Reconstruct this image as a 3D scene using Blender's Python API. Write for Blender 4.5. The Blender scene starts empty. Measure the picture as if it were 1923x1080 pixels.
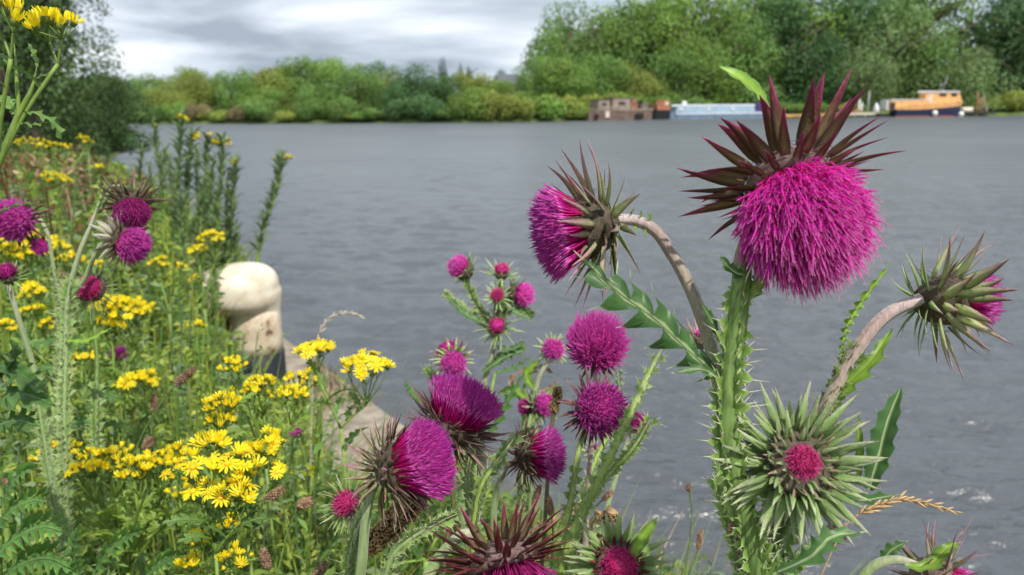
import bpy, math, random
import numpy as np
from mathutils import Vector, Matrix, Quaternion

random.seed(7)
np.random.seed(7)
rad = math.radians
scene = bpy.context.scene
COL = scene.collection

# ------------------------------------------------------------------ camera
F = 1450.0                      # focal length in photograph pixels (1923 wide)
CAM_H, WATER_Z = 1.25, -1.15
PITCH, ROLL = 13.25, 0.34
cam_d = bpy.data.cameras.new('camera')
cam = bpy.data.objects.new('camera', cam_d)
COL.objects.link(cam)
R3 = (Matrix.Rotation(rad(90 - PITCH), 3, 'X') @ Matrix.Rotation(rad(-ROLL), 3, 'Z'))
cam.matrix_world = Matrix.Translation((0, 0, CAM_H)) @ R3.to_4x4()
cam_d.sensor_width = 36
cam_d.lens = 36 * F / 1923
cam_d.clip_start, cam_d.clip_end = 0.02, 3000
cam_d.dof.use_dof = True
cam_d.dof.focus_distance = 0.43
cam_d.dof.aperture_fstop = cam_d.lens / 2.05
scene.camera = cam
CAM = Vector((0, 0, CAM_H))

# ------------------------------------------------------------------ sky, sun, exposure
SUN_EL, SUN_AZ = 55.0, 150.0    # azimuth measured clockwise from +Y: behind the camera, to the right
world = bpy.data.worlds.new('World')
scene.world = world
world.use_nodes = True
nt = world.node_tree
nt.nodes.clear()
N = nt.nodes.new
L = nt.links.new
out = N('ShaderNodeOutputWorld'); bg = N('ShaderNodeBackground')
sky = N('ShaderNodeTexSky')
sky.sky_type = 'NISHITA'; sky.sun_disc = False
sky.sun_elevation = rad(SUN_EL); sky.sun_rotation = rad(SUN_AZ)
bg.inputs['Strength'].default_value = 0.1
tc = N('ShaderNodeTexCoord')
mp = N('ShaderNodeMapping'); mp.inputs['Scale'].default_value = (1.5, 1.5, 9.5); mp.inputs['Location'].default_value = (0.9, 0.35, 0.55)
n1 = N('ShaderNodeTexNoise'); n1.inputs['Scale'].default_value = 1.5; n1.inputs['Detail'].default_value = 7; n1.inputs['Roughness'].default_value = 0.5
n1.inputs['Distortion'].default_value = 0.25
L(tc.outputs['Generated'], mp.inputs['Vector']); L(mp.outputs['Vector'], n1.inputs['Vector'])
r1 = N('ShaderNodeValToRGB')
cr = r1.color_ramp
cr.elements[0].position = 0.39; cr.elements[0].color = (3.1, 3.65, 4.35, 1)
cr.elements[1].position = 0.62; cr.elements[1].color = (8.4, 8.8, 9.3, 1)
e = cr.elements.new(0.47); e.color = (4.7, 5.4, 6.1, 1)
e = cr.elements.new(0.54); e.color = (6.4, 6.95, 7.8, 1)
L(n1.outputs['Fac'], r1.inputs['Fac'])
mp2 = N('ShaderNodeMapping'); mp2.inputs['Scale'].default_value = (2.2, 2.2, 7.0); mp2.inputs['Location'].default_value = (4.1, 2.2, 0.3)
n2 = N('ShaderNodeTexNoise'); n2.inputs['Scale'].default_value = 1.3; n2.inputs['Detail'].default_value = 5
L(tc.outputs['Generated'], mp2.inputs['Vector']); L(mp2.outputs['Vector'], n2.inputs['Vector'])
r2 = N('ShaderNodeValToRGB'); r2.color_ramp.elements[0].position = 0.30; r2.color_ramp.elements[1].position = 0.42
r2.color_ramp.elements[0].color = (0.6, 0.6, 0.6, 1); r2.color_ramp.elements[1].color = (1, 1, 1, 1)
L(n2.outputs['Fac'], r2.inputs['Fac'])
mx = N('ShaderNodeMix'); mx.data_type = 'RGBA'
L(r2.outputs['Color'], mx.inputs[0]); L(sky.outputs['Color'], mx.inputs[6]); L(r1.outputs['Color'], mx.inputs[7])
L(mx.outputs[2], bg.inputs['Color']); L(bg.outputs['Background'], out.inputs['Surface'])

sl = bpy.data.lights.new('sun', 'SUN')
sl.energy = 3.6; sl.angle = rad(0.9); sl.color = (1.0, 0.95, 0.87)
sun = bpy.data.objects.new('sun', sl); COL.objects.link(sun)
sd = Vector((math.sin(rad(SUN_AZ)) * math.cos(rad(SUN_EL)), math.cos(rad(SUN_AZ)) * math.cos(rad(SUN_EL)), math.sin(rad(SUN_EL))))
sun.rotation_euler = sd.to_track_quat('Z', 'Y').to_euler()
vs = scene.view_settings
vs.view_transform = 'Standard'; vs.look = 'None'; vs.exposure = 0.45; vs.gamma = 1.0; vs.use_curve_mapping = False
scene.cycles.use_denoising = True
scene.cycles.sample_clamp_direct = 1.5
scene.cycles.max_bounces = 8
scene.cycles.diffuse_bounces = 3
scene.cycles.transparent_max_bounces = 8

# ------------------------------------------------------------------ helpers
def ray(px, py):
    return R3 @ Vector(((px - 961.5) / F, -(py - 540.0) / F, -1.0))
def P(px, py, d):
    """3-D point seen at photograph pixel px,py at depth d metres"""
    return CAM + ray(px, py) * d
def G(px, py, z=0.0):
    r = ray(px, py)
    return CAM + r * ((z - CAM_H) / r.z)
def proj(p):
    c = R3.transposed() @ (Vector(p) - CAM)
    return 961.5 + F * c.x / -c.z, 540 - F * c.y / -c.z, -c.z
def cdir(x, y, z):
    """direction given as right, up, toward the lens -> world"""
    return (R3 @ Vector((x, y, z))).normalized()

def tag(o, label=None, cat=None, group=None, kind=None):
    if label: o['label'] = label
    if cat: o['category'] = cat
    if group: o['group'] = group
    if kind: o['kind'] = kind
    return o
def empty(name, loc, rz=0.0):
    o = bpy.data.objects.new(name, None)
    o.empty_display_size = 0.02
    o.location = loc; o.rotation_euler = (0, 0, rz)
    COL.objects.link(o)
    return o
def link(name, me, parent=None, loc=None, rot=None, scl=None):
    o = bpy.data.objects.new(name, me)
    COL.objects.link(o)
    if parent is not None: o.parent = parent
    if rot is not None or loc is not None or scl is not None:
        T = Matrix.Translation(loc if loc is not None else (0, 0, 0))
        if rot is not None: T = T @ rot.to_4x4()
        if scl is not None:
            if not hasattr(scl, '__len__'): scl = (scl, scl, scl)
            T = T @ Matrix.Diagonal((*scl, 1))
        o.matrix_local = T
    return o

class MB:
    """collects geometry of one mesh; every vertex carries t (0..1), every face a material slot"""
    def __init__(s):
        s.v = []; s.t = []; s.f = []; s.m = []
    def vert(s, p, t=0.0):
        s.v.append((p[0], p[1], p[2])); s.t.append(t); return len(s.v) - 1
    def face(s, idx, m=0):
        s.f.append(tuple(idx)); s.m.append(m)
    def box(s, c, size, m=0, t=0.5, rz=0.0):
        x, y, z = [a / 2 for a in size]; ca, sa = math.cos(rz), math.sin(rz)
        ids = []
        for dx, dy, dz in ((-1,-1,-1),(1,-1,-1),(1,1,-1),(-1,1,-1),(-1,-1,1),(1,-1,1),(1,1,1),(-1,1,1)):
            X, Y = dx*x, dy*y
            ids.append(s.vert((c[0]+X*ca-Y*sa, c[1]+X*sa+Y*ca, c[2]+dz*z), t))
        for q in ((0,3,2,1),(4,5,6,7),(0,1,5,4),(1,2,6,5),(2,3,7,6),(3,0,4,7)):
            s.face([ids[i] for i in q], m)
    def tube(s, pts, radii, n=8, m=0, t0=0.0, t1=1.0, cap=True, rib=0.0):
        pts = [Vector(p) for p in pts]
        K = len(pts)
        fr = frames(pts)
        rings = []
        for i, p in enumerate(pts):
            r = radii[i] if hasattr(radii, '__len__') else radii
            T, U, V = fr[i]
            tt = t0 + (t1 - t0) * i / max(1, K - 1)
            ring = []
            for k in range(n):
                a = 2 * math.pi * k / n
                rr = r * (1 + (rib if k % 2 else -rib))
                ring.append(s.vert(p + (U * math.cos(a) + V * math.sin(a)) * rr, tt))
            rings.append(ring)
        for i in range(K - 1):
            for k in range(n):
                s.face((rings[i][k], rings[i][(k+1) % n], rings[i+1][(k+1) % n], rings[i+1][k]), m)
        if cap:
            s.face(rings[0][::-1], m); s.face(rings[-1], m)
    def lathe(s, prof, n=16, m=0, M=None, t=None, lump=0.0):
        """prof: list of (r,z)"""
        rings = []
        for i, (r, z) in enumerate(prof):
            ring = []
            for k in range(n):
                a = 2 * math.pi * k / n
                q = 1 + random.uniform(-lump, lump)
                p = Vector((r * q * math.cos(a), r * q * math.sin(a), z))
                if M is not None: p = M @ p
                ring.append(s.vert(p, (t if t is not None else i / max(1, len(prof) - 1))))
            rings.append(ring)
        for i in range(len(prof) - 1):
            for k in range(n):
                s.face((rings[i][k], rings[i][(k+1) % n], rings[i+1][(k+1) % n], rings[i+1][k]), m)
        s.face(rings[0][::-1], m); s.face(rings[-1], m)
    def prism(s, poly, y0, y1, m=0, t=0.5):
        """extrude an x,z polygon from y0 to y1"""
        a = [s.vert((x, y0, z), t) for x, z in poly]; b = [s.vert((x, y1, z), t) for x, z in poly]
        n = len(poly)
        s.face(a, m); s.face(b[::-1], m)
        for i in range(n):
            s.face((a[i], b[i], b[(i+1) % n], a[(i+1) % n]), m)
    def mesh(s, name, mats, origin=None, smooth=True):
        me = bpy.data.meshes.new(name)
        v = s.v if origin is None else [(a - origin[0], b - origin[1], c - origin[2]) for a, b, c in s.v]
        me.from_pydata(v, [], s.f)
        at = me.attributes.new('t', 'FLOAT', 'POINT'); at.data.foreach_set('value', np.array(s.t, dtype=np.float32))
        for mm in mats: me.materials.append(mm)
        if len(mats) > 1: me.polygons.foreach_set('material_index', np.array(s.m, dtype=np.int32))
        if smooth: me.polygons.foreach_set('use_smooth', np.ones(len(s.f), dtype=bool))
        me.update()
        return me
    def build(s, name, mats, parent=None, origin=None, smooth=True):
        return link(name, s.mesh(name, mats, origin, smooth), parent)

def npmesh(name, V, Fq, T, mats, MI=None, smooth=True):
    me = bpy.data.meshes.new(name)
    nv, nf, k = len(V), len(Fq), Fq.shape[1]
    me.vertices.add(nv); me.vertices.foreach_set('co', V.astype(np.float32).ravel())
    me.loops.add(nf * k); me.loops.foreach_set('vertex_index', Fq.astype(np.int32).ravel())
    me.polygons.add(nf); me.polygons.foreach_set('loop_start', np.arange(0, nf * k, k, dtype=np.int32))
    at = me.attributes.new('t', 'FLOAT', 'POINT'); at.data.foreach_set('value', T.astype(np.float32))
    for m in mats: me.materials.append(m)
    if MI is not None: me.polygons.foreach_set('material_index', MI.astype(np.int32))
    if smooth: me.polygons.foreach_set('use_smooth', np.ones(nf, dtype=bool))
    me.update(calc_edges=True); me.validate()
    return me

def frames(pts):
    K = len(pts); fr = []
    prevU = None
    for i in range(K):
        T = (pts[min(K-1, i+1)] - pts[max(0, i-1)])
        T = T.normalized() if T.length > 1e-9 else Vector((0, 0, 1))
        if prevU is None:
            U = T.orthogonal().normalized()
        else:
            U = prevU - T * prevU.dot(T)
            U = U.normalized() if U.length > 1e-6 else T.orthogonal().normalized()
        V = T.cross(U); prevU = U
        fr.append((T, U, V))
    return fr
def spline(pts, per=6):
    """smooth curve through the points, tangents weighted by chord length so uneven spacing never overshoots"""
    pts = [Vector(p) for p in pts]
    n = len(pts)
    if n == 2:
        return [pts[0].lerp(pts[1], i / per) for i in range(per + 1)]
    h = [max(1e-6, (b - a).length) for a, b in zip(pts, pts[1:])]
    dl = [(b - a) / l for a, b, l in zip(pts, pts[1:], h)]
    m = [dl[0]] + [(dl[i-1] * h[i] + dl[i] * h[i-1]) / (h[i] + h[i-1]) for i in range(1, n - 1)] + [dl[-1]]
    o = []
    for i in range(n - 1):
        for k in range(per):
            t = k / per; t2, t3 = t * t, t ** 3
            o.append(pts[i] * (2*t3 - 3*t2 + 1) + m[i] * h[i] * (t3 - 2*t2 + t) + pts[i+1] * (3*t2 - 2*t3) + m[i+1] * h[i] * (t3 - t2))
    o.append(pts[-1])
    return o
def lerp(a, b, t): return a + (b - a) * t
def U(a, b): return random.uniform(a, b)

# ------------------------------------------------------------------ materials
def newmat(name):
    m = bpy.data.materials.new(name); m.use_nodes = True
    n = m.node_tree.nodes; n.clear()
    o = n.new('ShaderNodeOutputMaterial'); b = n.new('ShaderNodeBsdfPrincipled')
    m.node_tree.links.new(b.outputs[0], o.inputs[0])
    return m, n, m.node_tree.links, b, o
def ramp(n, stops):
    r = n.new('ShaderNodeValToRGB'); c = r.color_ramp
    c.elements[0].position = stops[0][0]; c.elements[0].color = (*stops[0][1], 1)
    c.elements[1].position = stops[-1][0]; c.elements[1].color = (*stops[-1][1], 1)
    for p, col in stops[1:-1]:
        e = c.elements.new(p); e.color = (*col, 1)
    return r
def tmat(name, stops, rough=0.5, transl=0.25, nscale=300.0, namp=0.35, rnd=0.25, spec=0.4, sheen=0.0, bump=0.0, hue=0.0, stretch=None, bdist=0.0006):
    """colour runs along the t attribute; noise and per-object variation on top"""
    m, n, l, b, o = newmat(name)
    a = n.new('ShaderNodeAttribute'); a.attribute_name = 't'
    r = ramp(n, stops); l.new(a.outputs['Fac'], r.inputs['Fac'])
    tcn = n.new('ShaderNodeTexCoord')
    nz = n.new('ShaderNodeTexNoise'); nz.inputs['Scale'].default_value = nscale; nz.inputs['Detail'].default_value = 3
    if stretch:
        mpp = n.new('ShaderNodeMapping'); mpp.inputs['Scale'].default_value = stretch
        l.new(tcn.outputs['Object'], mpp.inputs['Vector']); l.new(mpp.outputs[0], nz.inputs['Vector'])
    else: l.new(tcn.outputs['Object'], nz.inputs['Vector'])
    oi = n.new('ShaderNodeObjectInfo')
    m1 = n.new('ShaderNodeMapRange'); m1.inputs['From Min'].default_value = 0.25; m1.inputs['From Max'].default_value = 0.75
    m1.inputs['To Min'].default_value = 1 - namp; m1.inputs['To Max'].default_value = 1 + namp
    l.new(nz.outputs['Fac'], m1.inputs['Value'])
    m2 = n.new('ShaderNodeMapRange'); m2.inputs['To Min'].default_value = 1 - rnd; m2.inputs['To Max'].default_value = 1 + rnd
    l.new(oi.outputs['Random'], m2.inputs['Value'])
    mu = n.new('ShaderNodeMath'); mu.operation = 'MULTIPLY'; l.new(m1.outputs[0], mu.inputs[0]); l.new(m2.outputs[0], mu.inputs[1])
    hs = n.new('ShaderNodeHueSaturation'); l.new(r.outputs['Color'], hs.inputs['Color']); l.new(mu.outputs[0], hs.inputs['Value'])
    if hue:
        m3 = n.new('ShaderNodeMapRange'); m3.inputs['From Min'].default_value = 0.3; m3.inputs['From Max'].default_value = 0.7
        m3.inputs['To Min'].default_value = 0.5 - hue; m3.inputs['To Max'].default_value = 0.5 + hue
        l.new(nz.outputs['Fac'], m3.inputs['Value']); l.new(m3.outputs[0], hs.inputs['Hue'])
    l.new(hs.outputs['Color'], b.inputs['Base Color'])
    b.inputs['Roughness'].default_value = rough
    b.inputs['Specular IOR Level'].default_value = spec
    if sheen: b.inputs['Sheen Weight'].default_value = sheen
    if bump:
        bp = n.new('ShaderNodeBump'); bp.inputs['Strength'].default_value = bump; bp.inputs['Distance'].default_value = bdist
        l.new(nz.outputs['Fac'], bp.inputs['Height']); l.new(bp.outputs[0], b.inputs['Normal'])
    if transl:
        tr = n.new('ShaderNodeBsdfTranslucent'); l.new(hs.outputs['Color'], tr.inputs['Color'])
        ms = n.new('ShaderNodeMixShader'); ms.inputs[0].default_value = transl
        l.new(b.outputs[0], ms.inputs[1]); l.new(tr.outputs[0], ms.inputs[2]); l.new(ms.outputs[0], o.inputs[0])
    return m
def flat(name, c, rough=0.6, nscale=3.0, namp=0.25, bump=0.0, metal=0.0, spec=0.4):
    m, n, l, b, o = newmat(name)
    tcn = n.new('ShaderNodeTexCoord'); nz = n.new('ShaderNodeTexNoise'); nz.inputs['Scale'].default_value = nscale; nz.inputs['Detail'].default_value = 6
    l.new(tcn.outputs['Object'], nz.inputs['Vector'])
    r = ramp(n, [(0.3, tuple(x*(1-namp) for x in c)), (0.7, tuple(min(0.9, x*(1+namp)) for x in c))])
    l.new(nz.outputs['Fac'], r.inputs['Fac']); l.new(r.outputs['Color'], b.inputs['Base Color'])
    b.inputs['Roughness'].default_value = rough; b.inputs['Metallic'].default_value = metal; b.inputs['Specular IOR Level'].default_value = spec
    if bump:
        bp = n.new('ShaderNodeBump'); bp.inputs['Strength'].default_value = bump; bp.inputs['Distance'].default_value = 0.01
        l.new(nz.outputs['Fac'], bp.inputs['Height']); l.new(bp.outputs[0], b.inputs['Normal'])
    return m

# foliage of trees: leaf colour per kind
def treemat(name, c, hue=0.02):
    return tmat(name, [(0, tuple(x*0.75 for x in c)), (0.5, c), (1, tuple(x*1.35 for x in c))], rough=0.6, transl=0.3, nscale=0.45, namp=0.25, rnd=0.12, spec=0.25, hue=hue)
M_LEAF = {
 'yellowgreen': treemat('leaf_yellowgreen', (0.27, 0.33, 0.07)),
 'mid':  treemat('leaf_mid', (0.146, 0.258, 0.062)),
 'fresh': treemat('leaf_fresh', (0.18, 0.30, 0.06)),
 'dark': treemat('leaf_dark', (0.085, 0.175, 0.060)),
 'grey': treemat('leaf_grey', (0.196, 0.299, 0.109)),
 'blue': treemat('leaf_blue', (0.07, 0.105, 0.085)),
 'near': treemat('leaf_near', (0.075, 0.135, 0.040)),
 'brown': treemat('leaf_brown', (0.15, 0.14, 0.05)),
 'straw': treemat('leaf_straw', (0.26, 0.22, 0.11)),
}
M_BARK = flat('bark', (0.09, 0.07, 0.05), 0.9, 4, 0.4, 0.6)

# water
def water_mat():
    m, n, l, b, o = newmat('river_water')
    at_ = n.new('ShaderNodeAttribute'); at_.attribute_name = 't'
    mr = n.new('ShaderNodeMapRange'); mr.inputs['To Min'].default_value = 0.12; mr.inputs['To Max'].default_value = 0.42
    l.new(at_.outputs['Fac'], mr.inputs['Value']); l.new(mr.outputs[0], b.inputs['Roughness'])
    b.inputs['IOR'].default_value = 1.333
    b.inputs['Specular IOR Level'].default_value = 1.0
    tcn = n.new('ShaderNodeTexCoord')
    n0 = n.new('ShaderNodeTexNoise'); n0.inputs['Scale'].default_value = 0.09; n0.inputs['Detail'].default_value = 4
    l.new(tcn.outputs['Object'], n0.inputs['Vector'])
    r = ramp(n, [(0.35, (0.070, 0.078, 0.088)), (0.65, (0.090, 0.100, 0.111))]); l.new(n0.outputs['Fac'], r.inputs['Fac'])
    l.new(r.outputs['Color'], b.inputs['Base Color'])
    mpn = n.new('ShaderNodeMapping'); mpn.inputs['Scale'].default_value = (4.8, 14.0, 1.0); mpn.inputs['Rotation'].default_value = (0, 0, rad(-8))
    l.new(tcn.outputs['Object'], mpn.inputs['Vector'])
    na = n.new('ShaderNodeTexNoise'); na.inputs['Scale'].default_value = 1.0; na.inputs['Detail'].default_value = 4; na.inputs['Roughness'].default_value = 0.55
    l.new(mpn.outputs[0], na.inputs['Vector'])
    ba = n.new('ShaderNodeBump'); ba.inputs['Strength'].default_value = 1.0; ba.inputs['Distance'].default_value = 0.036
    l.new(na.outputs['Fac'], ba.inputs['Height'])
    nb = n.new('ShaderNodeTexNoise'); nb.inputs['Scale'].default_value = 0.55; nb.inputs['Detail'].default_value = 3
    l.new(tcn.outputs['Object'], nb.inputs['Vector'])
    bb = n.new('ShaderNodeBump'); bb.inputs['Strength'].default_value = 0.5; bb.inputs['Distance'].default_value = 0.12
    l.new(nb.outputs['Fac'], bb.inputs['Height']); l.new(ba.outputs[0], bb.inputs['Normal'])
    l.new(bb.outputs[0], b.inputs['Normal'])
    return m
M_WATER = water_mat()
M_GROUND = None
def ground_mat():
    m, n, l, b, o = newmat('bank_soil')
    tcn = n.new('ShaderNodeTexCoord')
    a = n.new('ShaderNodeTexNoise'); a.inputs['Scale'].default_value = 1.7; a.inputs['Detail'].default_value = 8; a.inputs['Roughness'].default_value = 0.7
    l.new(tcn.outputs['Object'], a.inputs['Vector'])
    r = ramp(n, [(0.3, (0.045, 0.05, 0.02)), (0.5, (0.075, 0.10, 0.03)), (0.62, (0.13, 0.12, 0.055)), (0.75, (0.20, 0.17, 0.10))])
    l.new(a.outputs['Fac'], r.inputs['Fac']); l.new(r.outputs['Color'], b.inputs['Base Color']); b.inputs['Roughness'].default_value = 0.95
    bp = n.new('ShaderNodeBump'); bp.inputs['Distance'].default_value = 0.03; l.new(a.outputs['Fac'], bp.inputs['Height']); l.new(bp.outputs[0], b.inputs['Normal'])
    return m
M_GROUND = ground_mat()
M_CONC = flat('weathered_concrete', (0.27, 0.23, 0.185), 0.95, 14, 0.4, 0.5)
M_STONE = flat('quay_stone', (0.2, 0.18, 0.15), 0.9, 5, 0.35, 0.6)

# ------------------------------------------------------------------ setting
EDGE0 = G(752, 792)                    # quay edge passes through here...
ed = ray(-60, 206); ed.z = 0
EDIR = ed.normalized()                 # ...and runs this way, away from the camera
ENRM = Vector((EDIR.y, -EDIR.x, 0))    # toward the water
def edge_side(x, y):
    """metres from the quay edge, positive over the water"""
    return (x - EDGE0.x) * ENRM.x + (y - EDGE0.y) * ENRM.y
SHORE = [(10.5, 20), (15, 120), (24, 190), (40, 226), (70, 243), (118, 250)]      # natural bank beyond the quay: (metres away, photo column)
def shore_px(d):
    for (a, b), (c, e_) in zip(SHORE, SHORE[1:]):
        if a <= d <= c: return lerp(b, e_, (d - a) / (c - a))
    return -9999
def polar(px, d, z=0.0):
    a = math.atan((px - 961.5) / F); return Vector((d * math.sin(a), d * math.cos(a), z))
def E(along, across, z=0.0):
    p = EDGE0 + EDIR * along + ENRM * across; p.z = z
    return p

def build_water():
    # polar grid so ripples are real relief near the camera
    NR, NA = 880, 440
    r = 1.2 * (420 / 1.2) ** (np.arange(NR) / (NR - 1))
    a = np.linspace(rad(-62), rad(62), NA)
    Rr, A = np.meshgrid(r, a, indexing='ij')
    X, Y = Rr * np.sin(A), Rr * np.cos(A)
    Z = np.zeros_like(X)
    rng = np.random.RandomState(3)
    for k in range(60):
        wl = 0.12 * (12.0) ** (rng.rand() ** 1.4)
        th = rad(84) + rng.randn() * 0.30
        kx, ky = math.cos(th) * 2 * math.pi / wl, math.sin(th) * 2 * math.pi / wl
        amp = 0.0130 * wl ** 0.95 * min(1.0, (0.5 / wl) ** 0.6) * rng.uniform(0.5, 1.1)
        ph = rng.rand() * 6.28
        wx = 0.35 * np.sin(X * 0.9 / (wl + 0.4) + k) * wl
        fade = np.clip(1.6 - Rr * 0.0137 * 2.2 / wl, 0, 1)
        s = np.sin(kx * (X + wx) + ky * Y + ph)
        Z += amp * fade * (1 - np.abs(s) ** 1.3 * 1.0 + 0.4 * s)
    Z += WATER_Z - Z.mean()
    V = np.stack([X.ravel(), Y.ravel(), Z.ravel()], 1)
    i = np.arange(NR - 1)[:, None] * NA + np.arange(NA - 1)[None, :]
    i = i.ravel()
    Fq = np.stack([i, i + NA, i + NA + 1, i + 1], 1)[:, ::-1]
    me = npmesh('water', V, Fq, np.clip(Rr.ravel() / 110, 0, 1) ** 0.6, [M_WATER])
    o = link('water', me); tag(o, kind='structure')
    s = MB()
    z = WATER_Z - 0.06
    q = [s.vert(p) for p in ((-900, -300, z), (1200, -300, z), (1200, 1500, z), (-900, 1500, z))]
    s.face(q); tag(s.build('river_bed', [M_WATER], smooth=False), kind='structure')
build_water()

# near bank: ground sheet behind the quay edge, slightly uneven, quay of concrete slabs along it
def build_bank():
    s = MB()
    NAx = 60; al = [-8 + 22 * (i / NAx) ** 1.6 for i in range(NAx + 1)]
    ac = [-0.62, -1.2, -2, -3.2, -5, -8, -14, -25, -60, -200]
    ids = []
    for a_ in al:
        row = []
        for j, c in enumerate(ac):
            z = -0.004 + (0.0 if j == 0 else 0.06 * math.sin(a_ * 0.9 + c * 1.7) + 0.02 * j)
            row.append(s.vert(E(a_, c, z)))
        ids.append(row)
    for i in range(NAx):
        for j in range(len(ac) - 1):
            s.face((ids[i][j], ids[i+1][j], ids[i+1][j+1], ids[i][j+1]))
    tag(s.build('ground', [M_GROUND]), kind='structure')
    b_ = MB(); rows = []
    for k in range(40):
        d = 9.5 * (118 / 9.5) ** (k / 39); q = max(shore_px(d), -60 if d > 11 else -9999)
        if q < -900: q = lerp(-80, 20, (d - 9.5) / 1.0)
        px1 = q + 14 * math.sin(k * 1.3)
        w = polar(px1, d)
        lf = Vector((-1, -.25, 0)).normalized()
        rows.append([b_.vert(w + lf * c + Vector((0, 0, z))) for c, z in ((-.5, WATER_Z - .7), (.0, WATER_Z - .1), (.5, WATER_Z + .5), (1.3, -.25), (3, .02), (8, .05), (40, .1), (200, .3))])
    for a_, c_ in zip(rows, rows[1:]):
        for k in range(7): b_.face((a_[k], c_[k], c_[k+1], a_[k+1]))
    tag(b_.build('river_bank', [M_GROUND]), kind='structure')
    root = empty('quay', E(3, -0.3, 0)); tag(root, 'weathered concrete quay edge running along the water behind the weeds', 'quay')
    o = root.location
    w = MB()
    a0, a1 = -8.0, 12.0
    pts = [E(a0, -0.03, WATER_Z - 1), E(a1, -0.03, WATER_Z - 1), E(a1, -0.6, WATER_Z - 1), E(a0, -0.6, WATER_Z - 1)]
    lo = [w.vert(p) for p in pts]; hi = [w.vert((p.x, p.y, -0.205)) for p in pts]
    w.face(hi)
    for k in range(4): w.face((lo[k], lo[(k+1) % 4], hi[(k+1) % 4], hi[k]))
    w.build('wall', [M_STONE], root, o, smooth=False)
    k = 0; a_ = a0
    while a_ < a1:
        ln = 1.42
        sl_ = MB()
        dz = U(-0.006, 0.008)
        c0, c1 = -0.62 + U(-0.01, 0.01), U(-0.01, 0.01)
        b = 0.015
        z1 = dz
        P4 = lambda aa, cc, zz: sl_.vert(E(aa, cc, zz))
        A0, A1 = a_ + 0.008, a_ + ln - 0.008
        lo = [P4(A0, c0, -0.2), P4(A1, c0, -0.2), P4(A1, c1, -0.2), P4(A0, c1, -0.2)]
        md = [P4(A0, c0, z1 - b), P4(A1, c0, z1 - b), P4(A1, c1, z1 - b), P4(A0, c1, z1 - b)]
        tp = [P4(A0 + b, c0 + b, z1), P4(A1 - b, c0 + b, z1), P4(A1 - b, c1 - b, z1), P4(A0 + b, c1 - b, z1)]
        for q in range(4):
            sl_.face((lo[q], lo[(q+1) % 4], md[(q+1) % 4], md[q])); sl_.face((md[q], md[(q+1) % 4], tp[(q+1) % 4], tp[q]))
        sl_.face(tp); sl_.face(lo[::-1])
        sl_.build('coping_stone', [M_CONC], root, o, smooth=False)
        a_ += ln
build_bank()

# far bank: a low rising strip of land following the waterline
FAR = [(-40, 234), (150, 233), (250, 232.5), (500, 231.5), (800, 230), (980, 229), (1100, 226), (1300, 222.5), (1500, 220), (1700, 218.5), (1923, 217), (2300, 214)]
def farbank():
    s = MB(); rows = []
    prof = [(-1.5, -0.6), (0.0, 0.02), (1.2, 0.55), (5, 0.9), (14, 1.2), (40, 2.5), (120, 6), (700, 10)]
    for px, py in FAR:
        w = G(px, py, WATER_Z); h = Vector((w.x, w.y, 0)).normalized()
        rows.append([s.vert(Vector((w.x, w.y, WATER_Z + dz)) + h * d) for d, dz in prof])
    for i in range(len(rows) - 1):
        for j in range(len(prof) - 1):
            s.face((rows[i][j], rows[i+1][j], rows[i+1][j+1], rows[i][j+1]))
    tag(s.build('far_bank', [flat('far_grass', (0.09, 0.13, 0.035), 0.95, 0.3, 0.45)]), kind='structure')
farbank()
def farwater(px, back=0.0):
    """ground point on the far bank, `back` metres behind its waterline"""
    for (a, b), (c, d) in zip(FAR, FAR[1:]):
        if a <= px <= c:
            w = G(px, lerp(b, d, (px - a) / (c - a)), WATER_Z)
            return Vector((w.x, w.y, WATER_Z)) + Vector((w.x, w.y, 0)).normalized() * back

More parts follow.
